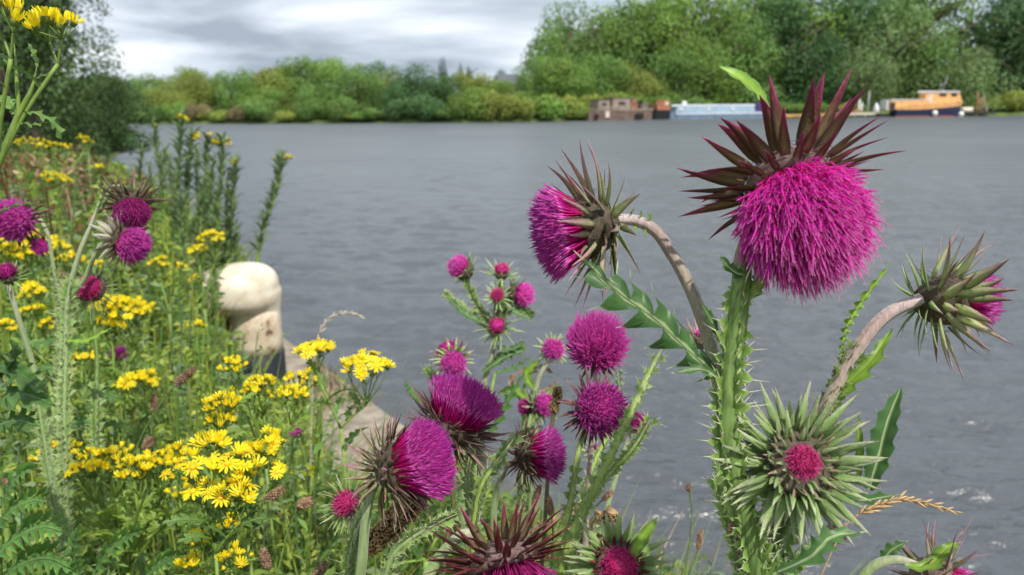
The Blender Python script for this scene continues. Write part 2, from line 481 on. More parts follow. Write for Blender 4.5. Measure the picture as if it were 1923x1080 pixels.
# ------------------------------------------------------------------ trees
def crown_mesh(seed, nblob, nleaf, leaf, lump=0.42, droop=0.0, shape='round', hole=0.0):
    """unit crown: radius ~1 in x/y, height 0..2"""
    rng = np.random.RandomState(seed)
    u = rng.randn(nblob, 3); u /= np.linalg.norm(u, axis=1)[:, None]
    rr = rng.uniform(0.35, 0.85, nblob)[:, None]
    C = u * rr
    C[:, 2] = C[:, 2] * 0.95 + 1.0
    if shape == 'tall': C[:, :2] *= 0.75
    if shape in ('round', 'willow'):
        k = nblob // 4
        C[:k, 2] = rng.uniform(0.12, 0.4, k); C[:k, :2] *= 1.15
    if shape == 'bush': C[:, 2] = np.abs(C[:, 2] - 0.9) * 0.8 + 0.25
    rb = rng.uniform(lump * 0.6, lump * 1.15, nblob)
    w = rb ** 2; w /= w.sum()
    idx = rng.choice(nblob, nleaf, p=w)
    d = rng.randn(nleaf, 3); d[:, 2] += 0.25; d /= np.linalg.norm(d, axis=1)[:, None]
    rad_ = rb[idx] * rng.uniform(0.55, 1.08, nleaf) ** 0.6
    p = C[idx] + d * rad_[:, None] * np.array([1, 1, 0.85])
    # ragged small sprays sticking out
    p += rng.randn(nleaf, 3) * 0.03
    p[:, 2] -= droop * rng.rand(nleaf) * np.clip(np.linalg.norm(p[:, :2], axis=1), 0, 1)
    p[:, 2] = np.maximum(p[:, 2], 0.02 + 0.1 * rng.rand(nleaf))
    nrm = d + rng.randn(nleaf, 3) * 0.30; nrm /= np.linalg.norm(nrm, axis=1)[:, None]
    a = np.cross(nrm, rng.randn(nleaf, 3)); a /= np.linalg.norm(a, axis=1)[:, None]
    b = np.cross(nrm, a)
    s = leaf * rng.uniform(0.6, 1.4, nleaf)[:, None]
    V = np.stack([p - a * s, p - b * s * 0.6 + nrm * s * .15, p + a * s, p + b * s * 0.6 - nrm * s * .15], 1).reshape(-1, 3)
    Fq = np.arange(nleaf * 4).reshape(-1, 4)
    tone = rng.rand(nblob)
    T = np.repeat(np.clip(tone[idx] * 0.6 + rng.rand(nleaf) * 0.4, 0, 1), 4)
    return npmesh('crown', V, Fq, T, [M_LEAF['mid']], smooth=False)
CROWNS = {
 'round': [crown_mesh(10 + i, 34, 9000, 0.030) for i in range(4)],
 'tall': [crown_mesh(30 + i, 30, 8000, 0.030, shape='tall') for i in range(2)],
 'willow': [crown_mesh(40 + i, 30, 9000, 0.028, droop=0.5, shape='willow') for i in range(2)],
 'bush': [crown_mesh(50 + i, 18, 4500, 0.045, shape='bush') for i in range(3)],
}
def trunk_mesh(seed):
    rng = random.Random(seed); s = MB()
    top = Vector((rng.uniform(-.05, .05), rng.uniform(-.05, .05), 0.95))
    s.tube(spline([(0, 0, 0), (rng.uniform(-.03, .03), 0, .35), top], 4), [lerp(0.055, 0.02, i / 8) for i in range(9)], 7)
    for k in range(6):
        z = rng.uniform(0.3, 0.8); a = rng.uniform(0, 6.28)
        b0 = Vector((0, 0, z)); b2 = b0 + Vector((math.cos(a) * .38, math.sin(a) * .38, rng.uniform(.2, .4)))
        s.tube([b0, b0.lerp(b2, .5) + Vector((0, 0, .03)), b2], [0.025, 0.017, 0.006], 5)
    return s.mesh('trunk', [M_BARK])
TRUNKS = [trunk_mesh(i) for i in range(3)]
def tree(base, height, width, kind='round', mat='mid', label=None, group=None, name='tree', cat='tree', var=None, clear=0.1, rz=None):
    root = empty(name, base); tag(root, label, cat, group)
    ch = height * (1 - clear) / 2.0
    me = CROWNS[kind][(var if var is not None else random.randrange(99)) % len(CROWNS[kind])]
    c = link('crown', me, root, (0, 0, height * clear), Matrix.Rotation(U(0, 6.28) if rz is None else rz, 3, 'Z'), (width / 2, width / 2, ch * (1.5 if kind == 'bush' else 0.96)))
    c.material_slots[0].link = 'OBJECT'; c.material_slots[0].material = M_LEAF[mat]
    if cat == 'tree':
        link('trunk', random.choice(TRUNKS), root, (0, 0, -0.3), Matrix.Identity(3), (height * 0.9, height * 0.9, height * 0.7))
    else:
        link('stem', TRUNKS[0], root, (0, 0, -0.1), Matrix.Identity(3), (height * 0.5, height * 0.5, height * 0.45))
    return root
ORD = ['first', 'second', 'third', 'fourth', 'fifth', 'sixth', 'seventh', 'eighth', 'ninth', 'tenth', 'eleventh', 'twelfth', 'thirteenth', 'fourteenth', 'fifteenth',
       'sixteenth', 'seventeenth', 'eighteenth', 'nineteenth', 'twentieth', 'twenty-first', 'twenty-second', 'twenty-third', 'twenty-fourth', 'twenty-fifth', 'twenty-sixth']
WORD = {'yellowgreen': 'yellow-green', 'mid': 'mid-green', 'fresh': 'bright green', 'dark': 'dark green', 'grey': 'pale grey-green', 'blue': 'bluish', 'near': 'dark', 'brown': 'brownish', 'straw': 'straw-coloured'}
def far_tree(px, top, wpx, back, kind, mat, label, group, name='tree', cat='tree', clear=0.0):
    b = farwater(px, back); b.z += 0.9 if back > 2 else 0.35
    x, y, d = proj(b)
    h = (y - top) / F * d * 1.05; w = wpx / F * d
    return tree(b, h, w, kind, mat, label, group, name, cat, clear=clear)
# low treeline across the river: px, top y, width px, back, crown kind, leaf colour
LOW = [(268, 150, 70, 22, 'round', 'mid'), (300, 138, 90, 26, 'round', 'fresh'), (345, 136, 80, 22, 'willow', 'yellowgreen'), (372, 126, 70, 34, 'round', 'fresh'), (405, 130, 90, 22, 'willow', 'yellowgreen'),
       (438, 138, 70, 18, 'round', 'mid'), (470, 128, 60, 30, 'tall', 'mid'), (520, 124, 90, 26, 'round', 'yellowgreen'), (560, 114, 80, 30, 'round', 'fresh'), (592, 104, 90, 28, 'round', 'mid'), (640, 112, 90, 26, 'round', 'fresh'),
       (676, 132, 90, 14, 'round', 'mid'), (715, 118, 62, 24, 'round', 'dark'), (748, 134, 70, 18, 'willow', 'yellowgreen'), (790, 122, 92, 10, 'round', 'dark'), (828, 140, 70, 14, 'round', 'dark'), (760, 152, 70, 7, 'round', 'dark'),
       (870, 134, 90, 24, 'willow', 'yellowgreen'), (915, 138, 100, 20, 'willow', 'yellowgreen'), (955, 150, 80, 16, 'round', 'fresh'), (905, 165, 70, 8, 'round', 'fresh'), (600, 160, 80, 10, 'round', 'mid'), (500, 165, 80, 10, 'round', 'fresh'), (325, 165, 80, 8, 'willow', 'yellowgreen')]
LOW.sort(key=lambda r: r[0])
for i, (px, top, w, bk, kd, mt) in enumerate(LOW):
    far_tree(px, top - 4, w * 1.35, bk, kd, mt, f"{WORD[mt]} tree, {ORD[i]} from the left in the low treeline across the river", 'low treeline across the river')
BUS = [(262, 200, 60, 'fresh'), (300, 196, 50, 'mid'), (338, 200, 46, 'fresh'), (375, 208, 40, 'straw'), (410, 206, 60, 'yellowgreen'), (455, 206, 44, 'straw'), (488, 196, 60, 'mid'), (540, 206, 60, 'yellowgreen'), (585, 190, 60, 'mid'),
       (640, 192, 60, 'mid'), (672, 210, 50, 'yellowgreen'), (700, 206, 60, 'mid'), (755, 196, 66, 'dark'), (800, 192, 70, 'dark'), (842, 196, 60, 'mid'), (880, 178, 60, 'fresh'), (925, 182, 66, 'yellowgreen'), (970, 178, 70, 'yellowgreen'), (1010, 176, 80, 'fresh'), (1055, 186, 70, 'yellowgreen'), (1085, 195, 50, 'fresh')]
for i, (px, top, w, mt) in enumerate(BUS):
    far_tree(px, top - (i * 7919 % 23), w * 1.25, 1.2, 'bush', mt, f"{WORD[mt]} waterside bush, {ORD[i]} from the left along the far bank", 'bushes along the far waterline', 'bush', 'bush', clear=0.0)
# high wooded bank on the right
HIGH = [(1005, 118, 60, 16, 'round', 'mid'), (1030, 66, 90, 26, 'round', 'mid'), (1062, 8, 120, 34, 'round', 'mid'), (1050, 110, 110, 14, 'round', 'fresh'), (1110, 20, 120, 40, 'round', 'fresh'), (1150, 2, 130, 34, 'willow', 'mid'),
        (1120, 110, 100, 14, 'round', 'mid'), (1175, 120, 110, 12, 'willow', 'yellowgreen'), (1205, -12, 140, 30, 'round', 'fresh'), (1260, -20, 140, 36, 'round', 'fresh'), (1250, 95, 120, 14, 'round', 'mid'), (1320, -40, 150, 30, 'round', 'fresh'),
        (1330, 70, 130, 14, 'willow', 'fresh'), (1380, 30, 130, 18, 'round', 'mid'), (1400, -60, 160, 40, 'round', 'mid'), (1450, -10, 140, 26, 'round', 'dark'), (1500, -60, 150, 34, 'round', 'fresh'), (1530, 60, 120, 18, 'willow', 'dark'),
        (1590, -40, 150, 34, 'round', 'dark'), (1650, 0, 130, 20, 'willow', 'grey'), (1620, 90, 110, 12, 'willow', 'grey'), (1700, -70, 160, 34, 'round', 'mid'), (1740, 20, 130, 18, 'willow', 'mid'), (1800, 95, 120, 10, 'willow', 'grey'),
        (1840, -40, 150, 26, 'round', 'dark'), (1900, 10, 140, 18, 'willow', 'dark'), (1950, -60, 160, 30, 'round', 'mid')]
HIGH.sort(key=lambda r: r[0])
ORD.append('twenty-seventh')
for i, (px, top, w, bk, kd, mt) in enumerate(HIGH):
    far_tree(px, top - 8, w * 1.3, bk, kd, mt, f"tall {WORD[mt]} tree, {ORD[i]} from the left on the wooded bank behind the boats", 'tall trees on the wooded bank', clear=0.0)
BU2 = [(1120, 165, 70, 'yellowgreen'), (1170, 168, 80, 'fresh'), (1230, 172, 70, 'fresh'), (1290, 175, 80, 'mid'), (1470, 186, 80, 'mid'), (1530, 188, 60, 'fresh'), (1585, 190, 60, 'yellowgreen'), (1865, 178, 70, 'yellowgreen'), (1905, 165, 80, 'yellowgreen'), (1960, 170, 80, 'fresh')]
for i, (px, top, w, mt) in enumerate(BU2):
    far_tree(px, top, w * 1.2, 5.0, 'bush', mt, f"{WORD[mt]} bush, {ORD[i]} from the left on the bank behind the boats", 'bushes behind the boats', 'bush', 'bush', clear=0.0)
# hazy far trees beyond
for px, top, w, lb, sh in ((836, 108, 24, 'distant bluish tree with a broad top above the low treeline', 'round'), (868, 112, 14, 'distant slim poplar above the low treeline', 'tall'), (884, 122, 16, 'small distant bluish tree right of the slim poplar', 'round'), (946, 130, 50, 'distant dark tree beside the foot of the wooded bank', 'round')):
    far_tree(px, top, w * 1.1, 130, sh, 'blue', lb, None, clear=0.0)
# low house roof in the distance
hb = farwater(957, 105); hb.z += 3
hr = empty('house', hb); tag(hr, 'distant house with a grey roof showing between the trees', 'house')
s = MB(); s.box((0, 0, 2.6), (7, 6, 5.2)); s.build('wall', [flat('house_wall', (0.4, 0.34, 0.3))], hr, smooth=False)
s = MB(); s.prism([(-3.9, 5.2), (3.9, 5.2), (2.6, 7.9), (-2.6, 7.9)], -3.4, 3.4); s.build('roof', [flat('house_slate', (0.2, 0.21, 0.25))], hr, smooth=False)
for sx in (-1.8, 1.8):
    s = MB(); s.box((sx, -3.04, 3.4), (1.1, 0.06, 1.3)); s.build('window', [flat('house_glass', (0.05, 0.06, 0.08), 0.2)], hr, smooth=False)

# trees overhanging the near bank on the left
def near_tree(px, dist, top, wpx, kind, mat, label, rz=0.3, var=0, clear=0.05, cat='tree', name='tree'):
    r = ray(px, 202); r.z = 0; b = r.normalized() * dist
    b.z = -0.1
    x, y, d = proj(b)
    return tree(b, (y - top) / F * d, wpx / F * d, kind, mat, label, None, name, cat, var=var, clear=clear, rz=rz)
CROWNS['near'] = [crown_mesh(70 + i, 60, 26000, 0.020, lump=0.30) for i in range(3)]
CROWNS['sparse'] = [crown_mesh(80, 46, 14000, 0.018, lump=0.25)]
near_tree(20, 15, -160, 330, 'near', 'near', 'dark tree nearest on the left bank, branches reaching over the ragwort', 0.3, 0)
near_tree(118, 25, 92, 300, 'near', 'near', 'dark bushy tree on the left bank whose rounded side overhangs the river', 1.3, 1, 0.0)
near_tree(186, 42, 128, 165, 'near', 'dark', 'dark tree farthest along the left bank, touching the waterline', 2.1, 2, 0.0)
near_tree(85, 20, -160, 290, 'sparse', 'near', 'loose-branched tree on the left bank with sky showing through its upper sprays', 2.6, 0, 0.38)
near_tree(195, 27, 216, 100, 'bush', 'brown', 'brownish low scrub at the water edge beneath the left trees', 0.6, 1, 0.0, 'bush', 'bush')
near_tree(120, 11, 250, 170, 'bush', 'brown', 'reddish-brown scrub below the nearest dark tree', 0.6, 2, 0.0, 'bush', 'bush')
near_tree(0, 9, 225, 170, 'bush', 'brown', 'rusty brown scrub at the left edge of the view behind the ragwort', 1.6, 0, 0.0, 'bush', 'bush')

# ------------------------------------------------------------------ boats and moorings on the far side
def vessel(name, label, cat, px0, px1, back=-2.0, group=None):
    """Empty at the waterline; local x runs to the right of the view, y away, one unit = 1 m. returns root, px->x function, metres per pixel"""
    a, b = farwater(px0, back), farwater(px1, back)
    c = (a + b) / 2; d = b - a
    root = empty(name, (c.x, c.y, WATER_Z), math.atan2(d.y, d.x)); tag(root, label, cat, group)
    ln = d.length
    return root, ln, ln / (px1 - px0)
def hull_mesh(s, ln, beam, h, sheer=0.3, bow=0.16, stern=0.05, m_top=0, flare=0.8, z0=-0.25, tl=0.0):
    """long hull along x; bow at +x"""
    K = 14; rings = []
    for i in range(K + 1):
        u = i / K; x = -ln / 2 + ln * u
        wb = 1.0
        if u > 1 - bow: wb = max(0.04, math.cos((u - (1 - bow)) / bow * math.pi / 2) ** 0.7)
        if u < stern: wb = 0.6 + 0.4 * u / stern
        top = h + sheer * ((u - 0.45) / 0.55) ** 2
        w = beam / 2 * wb
        rings.append([s.vert(p, 0.5) for p in ((x, -w, top), (x, -w * flare, z0), (x, w * flare, z0), (x, w, top))])
    for i in range(K):
        for k in range(4):
            s.face((rings[i][k], rings[i+1][k], rings[i+1][(k+1) % 4], rings[i][(k+1) % 4]), m_top)
    s.face(rings[0]); s.face(rings[-1][::-1])
m_white = flat('boat_white', (0.72, 0.72, 0.72), 0.5, 2, 0.12)
m_lblue = flat('narrowboat_blue', (0.33, 0.45, 0.55), 0.45, 1.5, 0.15)
m_dblue = flat('narrowboat_dark_blue', (0.17, 0.24, 0.33), 0.5, 1.5, 0.2)
m_roofb = flat('narrowboat_roof', (0.68, 0.72, 0.78), 0.5, 2, 0.1)
m_navy = flat('boat_navy', (0.025, 0.03, 0.075), 0.4, 2, 0.2)
m_orange = flat('boat_orange', (0.64, 0.34, 0.13), 0.5, 1.2, 0.18)
m_peach = flat('boat_faded_orange', (0.78, 0.42, 0.16), 0.55, 1.2, 0.15)
m_red = flat('antifoul_red', (0.28, 0.08, 0.06), 0.8, 3, 0.3)
m_rust = flat('rusty_orange', (0.34, 0.15, 0.09), 0.85, 1.8, 0.5)
m_wood = flat('old_hull_planks', (0.15, 0.105, 0.085), 0.9, 1.5, 0.4, 0.4)
m_greyw = flat('grey_weathered_timber', (0.27, 0.22, 0.18), 0.9, 2.2, 0.4)
m_black = flat('black_rubber', (0.015, 0.015, 0.017), 0.7, 4, 0.3)
m_glass = flat('dark_window', (0.03, 0.035, 0.045), 0.15, 2, 0.2)
m_cream = flat('cream_paint', (0.62, 0.56, 0.46), 0.6, 2, 0.12)
m_yell = flat('pontoon_yellow', (0.55, 0.30, 0.05), 0.7, 1, 0.35)
m_purple = flat('purple_tarpaulin', (0.06, 0.04, 0.13), 0.7, 1.5, 0.4)
m_steel = flat('galvanised_steel', (0.35, 0.37, 0.38), 0.5, 3, 0.2)

# narrowboat
nb, ln, mp_ = vessel('narrowboat', 'long light blue narrowboat with pale roof moored by the wooded bank', 'boat', 1255, 1446, -1.6)
s = MB(); hull_mesh(s, ln, 2.1, 1.0, 0.25, 0.10); s.build('hull', [m_dblue], nb, smooth=False)
s = MB(); s.box((-0.2, -1.062, 0.86), (ln * 0.9, 0.05, 0.2)); s.build('rubbing_strake', [m_roofb], nb, smooth=False)
cx0, cx1 = -ln / 2 + 0.9, ln / 2 - 4.2
s = MB(); s.prism([(cx0, 1.0), (cx1, 1.0), (cx1 - 0.25, 2.12), (cx0 + 0.35, 2.12)], -0.92, 0.92); s.build('cabin', [m_lblue], nb, smooth=False)
s = MB(); s.prism([(cx0 + .1, 2.12), (cx1 - .05, 2.12), (cx1 - .3, 2.42), (cx0 + .5, 2.42)], -0.98, 0.98); s.build('roof', [m_roofb], nb, smooth=False)
for i, px in enumerate((1272, 1321, 1366)):
    x = (px - 1350.5) * mp_
    s = MB(); s.lathe([(0.30, 0), (0.30, 0.06), (0.22, 0.06)], 16, M=Matrix.Translation((x, -0.915, 1.55)) @ Matrix.Rotation(rad(90), 4, 'X'), t=.5)
    ph = s.build('porthole', [m_white], nb)
    s = MB(); s.lathe([(0.2, 0.06), (0.2, 0.075)], 12, M=Matrix.Translation((x, -0.915, 1.55)) @ Matrix.Rotation(rad(90), 4, 'X'), t=.5); s.build('pane', [m_cream], ph)
s = MB(); s.lathe([(0.42, 0), (0.45, 0.25), (0.3, 0.5), (0.05, 0.6)], 12, M=Matrix.Translation(((1281 - 1350.5) * mp_, -0.2, 2.42))); s.build('roof_dome', [m_white], nb)
s = MB(); s.prism([(cx1, 1.0), (ln/2 - 0.6, 1.0), (ln/2 - 1.4, 2.7), (cx1 + 0.2, 2.75)], -0.95, 0.95); s.build('stern_canopy', [m_purple], nb, smooth=False)

# old wooden barge and rusty workboat
bg_, ln, mp_ = vessel('barge', 'long brown old wooden barge with weathered deckhouses and hanging tyres', 'boat', 1098, 1222, -1.6)
s = MB(); hull_mesh(s, ln, 3.4, 1.75, 0.15, 0.10, flare=0.92); s.build('hull', [m_wood], bg_, smooth=False)
s = MB(); s.box((0, -1.71, 1.62), (ln * 0.86, 0.08, 0.22)); s.build('gunwale', [m_greyw], bg_, smooth=False)
for (a, b, h, mm) in ((-5.1, -2.7, 1.5, m_greyw), (-2.3, 1.6, 1.75, m_greyw), (1.75, 2.9, 1.55, m_rust), (4.1, 5.2, 1.2, m_greyw)):
    s = MB(); s.prism([(a, 1.72), (b, 1.72), (b - .15, 1.72 + h), (a + .1, 1.72 + h)], -1.2, 1.2)
    dk = s.build('deckhouse', [mm], bg_, smooth=False)
    s = MB(); s.box(((a + b) / 2, -1.23, 1.72 + h * .55), ((b - a) * .35, 0.05, 0.45)); s.build('window', [m_glass], dk, smooth=False)
    s = MB(); s.box(((a + b) / 2, 0, 1.72 + h + .05), ((b - a) + .1, 2.6, 0.09)); s.build('roof', [m_greyw if mm is m_rust else m_wood], dk, smooth=False)
for k in range(9):
    s = MB(); x = -5.3 + k * 1.25; s.tube([(x, -1.66, 1.7), (x, -1.62, 2.5)], 0.03, 5); s.build('rail_post', [m_greyw], bg_)
def tyre(x, z, y, parent):
    s = MB(); n, k2 = 14, 6
    ids = [[s.vert((x + (0.36 + .13 * math.cos(b)) * math.cos(a), y + .13 * math.sin(b), z + (0.36 + .13 * math.cos(b)) * math.sin(a)), .5) for b in [i * 2 * math.pi / k2 for i in range(k2)]] for a in [i * 2 * math.pi / n for i in range(n)]]
    for i in range(n):
        for j in range(k2): s.face((ids[i][j], ids[(i+1) % n][j], ids[(i+1) % n][(j+1) % k2], ids[i][(j+1) % k2]))
    s.build('tyre', [m_black], parent)
for px in (1107, 1182, 1190): tyre((px - 1160) * mp_, 0.62, -1.85, bg_)
s = MB(); s.box(((1127 - 1160) * mp_, -1.74, 0.95), (0.75, 0.08, 1.0)); s.build('white_panel', [m_cream], bg_, smooth=False)

wb, ln, mp_ = vessel('workboat', 'small rusty orange workboat with black hull between barge and blue narrowboat', 'boat', 1222, 1256, -1.4)
s = MB(); hull_mesh(s, ln, 2.2, 1.5, 0.25, 0.25); s.build('hull', [m_black], wb, smooth=False)
s = MB(); s.prism([(-1.4, 1.52), (1.5, 1.52), (1.35, 3.0), (0.1, 3.25), (-0.2, 2.6), (-1.3, 2.5)], -0.85, 0.85); ch_ = s.build('wheelhouse', [m_rust], wb, smooth=False)
s = MB(); s.box((0.7, -0.87, 2.6), (0.75, 0.05, 0.45)); s.build('window', [m_cream], ch_, smooth=False)
s = MB(); s.box((-0.1, -1.0, 1.6), (2.9, 0.3, 0.16)); s.build('deck_rail', [m_rust], wb, smooth=False)

# former lifeboat
lb, ln, mp_ = vessel('motor_cruiser', 'orange and navy motor boat with white-topped wheelhouse moored on the right', 'boat', 1657, 1798, -1.8)
X = lambda px: (px - 1727.5) * mp_
s = MB(); K = 16; rings = []; hl = X(1797) - X(1676)
def hullring(u):
    x = X(1676) + hl * u
    w = 1.7 * (0.75 + 0.25 * min(1, u / .2)) * (max(0.05, math.cos(max(0, (u - .7) / .3) * math.pi / 2)) ** 0.6)
    return x, w, 1.25 + 1.1 * max(0, u - .25) ** 1.5
for i in range(K + 1):
    x, w, top = hullring(i / K); ov = 0.5 * (i / K) ** 4
    rings.append([s.vert(p, .5) for p in ((x + ov, -w, top), (x, -w * .8, -.3), (x, w * .8, -.3), (x + ov, w, top))])
for i in range(K):
    for k in range(4): s.face((rings[i][k], rings[i+1][k], rings[i+1][(k+1) % 4], rings[i][(k+1) % 4]))
s.face(rings[0]); s.face(rings[-1][::-1]); s.build('hull', [m_navy], lb, smooth=False)
s = MB(); rings = []
for i in range(K + 1):
    x, w, top = hullring(i / K); w *= 0.86
    rings.append([s.vert(p, .5) for p in ((x, -w, .16), (x, -w, -.2), (x, w, -.2), (x, w, .16))])
for i in range(K):
    for k in range(4): s.face((rings[i][k], rings[i+1][k], rings[i+1][(k+1) % 4], rings[i][(k+1) % 4]))
s.face(rings[0]); s.face(rings[-1][::-1]); s.build('boot_stripe', [m_red], lb, smooth=False)
s = MB(); rings = []
for i in range(K + 1):
    x, w, top = hullring(i / K); ov = 0.5 * (i / K) ** 4
    bul = 0.95 if i > 1 else 0.5
    rings.append([s.vert(p, .5) for p in ((x + ov, -w * 1.02, top + bul), (x + ov, -w * 1.02, top), (x + ov, w * 1.02, top), (x + ov, w * 1.02, top + bul))])
for i in range(K):
    for k in range(4): s.face((rings[i][k], rings[i+1][k], rings[i+1][(k+1) % 4], rings[i][(k+1) % 4]))
s.face(rings[0]); s.face(rings[-1][::-1]); s.build('topsides', [m_orange], lb, smooth=False)
s = MB(); s.prism([(X(1660), 1.2), (X(1732), 2.0), (X(1732), 3.05), (X(1664), 2.95)], -1.25, 1.25); ac_ = s.build('aft_cabin', [m_peach], lb, smooth=False)
s = MB(); s.box((X(1698), 0, 3.05), (X(1733) - X(1659), 2.7, 0.16)); s.build('roof', [m_white], ac_, smooth=False)
s = MB(); s.prism([(X(1661), 1.35), (X(1672), 1.35), (X(1672), 2.6), (X(1663), 2.6)], -1.29, -1.25); s.build('window', [m_glass], ac_, smooth=False)
s = MB(); s.box((X(1658), 0, 2.1), (0.25, 2.5, 1.7)); s.build('stern_panel', [m_white], lb, smooth=False)
s = MB(); s.prism([(X(1729), 2.2), (X(1797), 2.6), (X(1789), 4.35), (X(1727), 4.35)], -1.15, 1.15); wh = s.build('wheelhouse', [m_peach], lb, smooth=False)
s = MB(); s.prism([(X(1724), 4.35), (X(1792), 4.35), (X(1788), 4.58), (X(1728), 4.62)], -1.3, 1.3); s.build('roof', [m_white], wh, smooth=False)
for a, b in ((1774, 1786), (1752, 1766)):
    s = MB(); s.prism([(X(a), 3.6), (X(b), 3.6), (X(b) - .12, 4.15), (X(a) + .08, 4.15)], -1.19, -1.16); s.build('window', [m_glass], wh, smooth=False)
s = MB(); s.box((X(1737), -1.17, 3.25), (0.65, 0.05, 1.6)); s.build('door', [m_cream], wh, smooth=False)
for px, z in ((1743, .55), (1792, .35)):
    s = MB(); s.lathe([(0.05, -.55), (.38, -.4), (.5, 0), (.38, .4), (.05, .55)], 12, M=Matrix.Translation((X(px), -1.95, z)), t=.5); s.build('fender', [m_white], lb)
s = MB(); s.tube([(X(1764), 0, 4.6), (X(1771), 0, 7.4)], [.05, .025], 5); s.build('mast', [m_white], lb)
s = MB(); s.tube([(X(1760), .4, 4.6), (X(1764), .4, 6.2)], [.04, .02], 5); s.build('aerial', [m_white], lb)

# pontoons
def pontoon(px0, px1, label, mtop, mside, posts=(), zt=0.55, back=-2.6):
    r, ln, mpp = vessel('pontoon', label, 'pontoon', px0, px1, back)
    c = (px0 + px1) / 2
    s = MB(); s.box((0, 0, zt - .06), (ln, 1.6, .12)); s.build('deck', [mtop], r, smooth=False)
    s = MB(); s.box((0, -.82, zt - .22), (ln, .06, .32)); s.build('fascia', [mside], r, smooth=False)
    x = -ln / 2 + .6
    while x < ln / 2:
        s = MB(); s.box((x, 0, .08), (.9, 1.3, .45)); s.build('float', [m_black], r, smooth=False); x += 2.0
    for px, h, mm in posts:
        s = MB(); s.tube([((px - c) * mpp, .3, -.5), ((px - c) * mpp, .3, h)], .13, 8); s.build('post', [mm], r)
    return r, c, mpp
pontoon(1450, 1588, 'low yellow-edged floating pontoon between the narrowboat and the orange motor boat', m_greyw, m_yell)
r, c, q = pontoon(1590, 1640, 'short grey floating stage with upright posts left of the orange motor boat', m_greyw, m_cream, ((1613, 3.2, m_white), (1618, 2.6, m_white), (1630, 4.6, m_steel)), .75)
s = MB(); s.prism([(-.9, .76), (.9, .76), (.6, 1.25), (-.6, 1.25)], -.5, .3)
tag(s.build('equipment_box', [m_rust], smooth=False), 'small orange box standing on the short grey stage', 'box')
bpy.data.objects['equipment_box'].matrix_world = Matrix.Translation(farwater(1607, -2.6) + Vector((0, 0, 0))) @ Matrix.Rotation(r.rotation_euler.z, 4, 'Z')
r, c, q = pontoon(1640, 1662, 'dark low landing stage at the stern of the orange motor boat', m_wood, m_black, (), .6, -2.9)
s = MB(); s.lathe([(.25, 0), (.5, .2), (.45, 1.0), (.3, 1.5), (.12, 1.9)], 10, M=Matrix.Translation(farwater(1644, -2.6) + Vector((0, 0, .6))), lump=.1)
tag(s.build('covered_outboard', [m_white]), 'white wrapped bundle standing at the end of the dark landing stage', 'bundle')
r, c, q = pontoon(1800, 1862, 'dark timber jetty right of the orange motor boat', m_wood, m_black, ((1834, 4.3, m_rust), (1840, 3.4, m_rust), (1846, 3.9, m_greyw), (1853, 2.2, m_greyw)), .8, -1.8)
jb = farwater(1815, -1.2)
dr = empty('dinghy', (jb.x, jb.y, WATER_Z + .35), r.rotation_euler.z + .3); tag(dr, 'cream upturned dinghy on the jetty right of the orange motor boat', 'boat')
s = MB(); K = 10; rg = []
for i in range(K + 1):
    u = i / K; w = .75 * math.sin(math.pi * min(1, .25 + u * .75)) ** .6; x = -1.5 + 3 * u
    rg.append([s.vert(p, .5) for p in ((x, -w, .45), (x, -w * .6, 1.25), (x, w * .6, 1.25), (x, w, .45))])
for i in range(K):
    for k in range(4): s.face((rg[i][k], rg[i+1][k], rg[i+1][(k+1) % 4], rg[i][(k+1) % 4]))
s.face(rg[0]); s.face(rg[-1][::-1]); s.build('hull', [m_cream], dr)
s = MB(); s.box((0, 0, 1.29), (2.8, .08, .08)); s.build('keel', [m_wood], dr, smooth=False)
for x in (-.9, .9):
    s = MB(); s.box((x, 0, .44), (.12, 1.5, .14)); s.build('trestle', [m_wood], dr, smooth=False)

# ------------------------------------------------------------------ mooring bollard
def bollard_mat():
    m, n, l, b, o = newmat('chipped_cream_paint')
    t = n.new('ShaderNodeTexCoord')
    a = n.new('ShaderNodeTexNoise'); a.inputs['Scale'].default_value = 13; a.inputs['Detail'].default_value = 8; a.inputs['Roughness'].default_value = .65
    l.new(t.outputs['Object'], a.inputs['Vector'])
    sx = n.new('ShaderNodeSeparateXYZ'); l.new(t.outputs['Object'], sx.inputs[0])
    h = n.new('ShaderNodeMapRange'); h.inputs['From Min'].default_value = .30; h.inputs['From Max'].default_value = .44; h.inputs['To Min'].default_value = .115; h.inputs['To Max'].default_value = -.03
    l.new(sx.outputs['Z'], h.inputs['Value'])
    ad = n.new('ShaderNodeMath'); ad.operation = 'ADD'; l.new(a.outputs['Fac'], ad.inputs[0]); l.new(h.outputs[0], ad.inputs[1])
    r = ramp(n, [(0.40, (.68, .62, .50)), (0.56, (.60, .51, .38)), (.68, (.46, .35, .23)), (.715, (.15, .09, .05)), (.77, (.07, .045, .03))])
    l.new(ad.outputs[0], r.inputs['Fac']); l.new(r.outputs['Color'], b.inputs['Base Color']); b.inputs['Roughness'].default_value = .55
    bp = n.new('ShaderNodeBump'); bp.inputs['Strength'].default_value = .35; bp.inputs['Distance'].default_value = .006; l.new(a.outputs['Fac'], bp.inputs['Height']); l.new(bp.outputs[0], b.inputs['Normal'])
    return m
m_boll = bollard_mat()
bb_ = G(486, 716, 0.0)
k_ = proj(bb_)[2] / F                      # metres per pixel at the bollard
bo = empty('mooring_bollard', bb_, rad(14)); tag(bo, 'cream painted mooring bollard with a lopsided mushroom head and black base', 'bollard')
W = 50 * k_
Hc = 128 * k_ * 1.03
s = MB(); s.lathe([(W * 1.02, 0), (W * 1.02, .002), (W * 1.02, 60 * k_), (W * .99, 60 * k_ + .002)], 40, t=.5); s.build('base_band', [flat('black_band', (.012, .014, .02), .45, 12, .4)], bo)
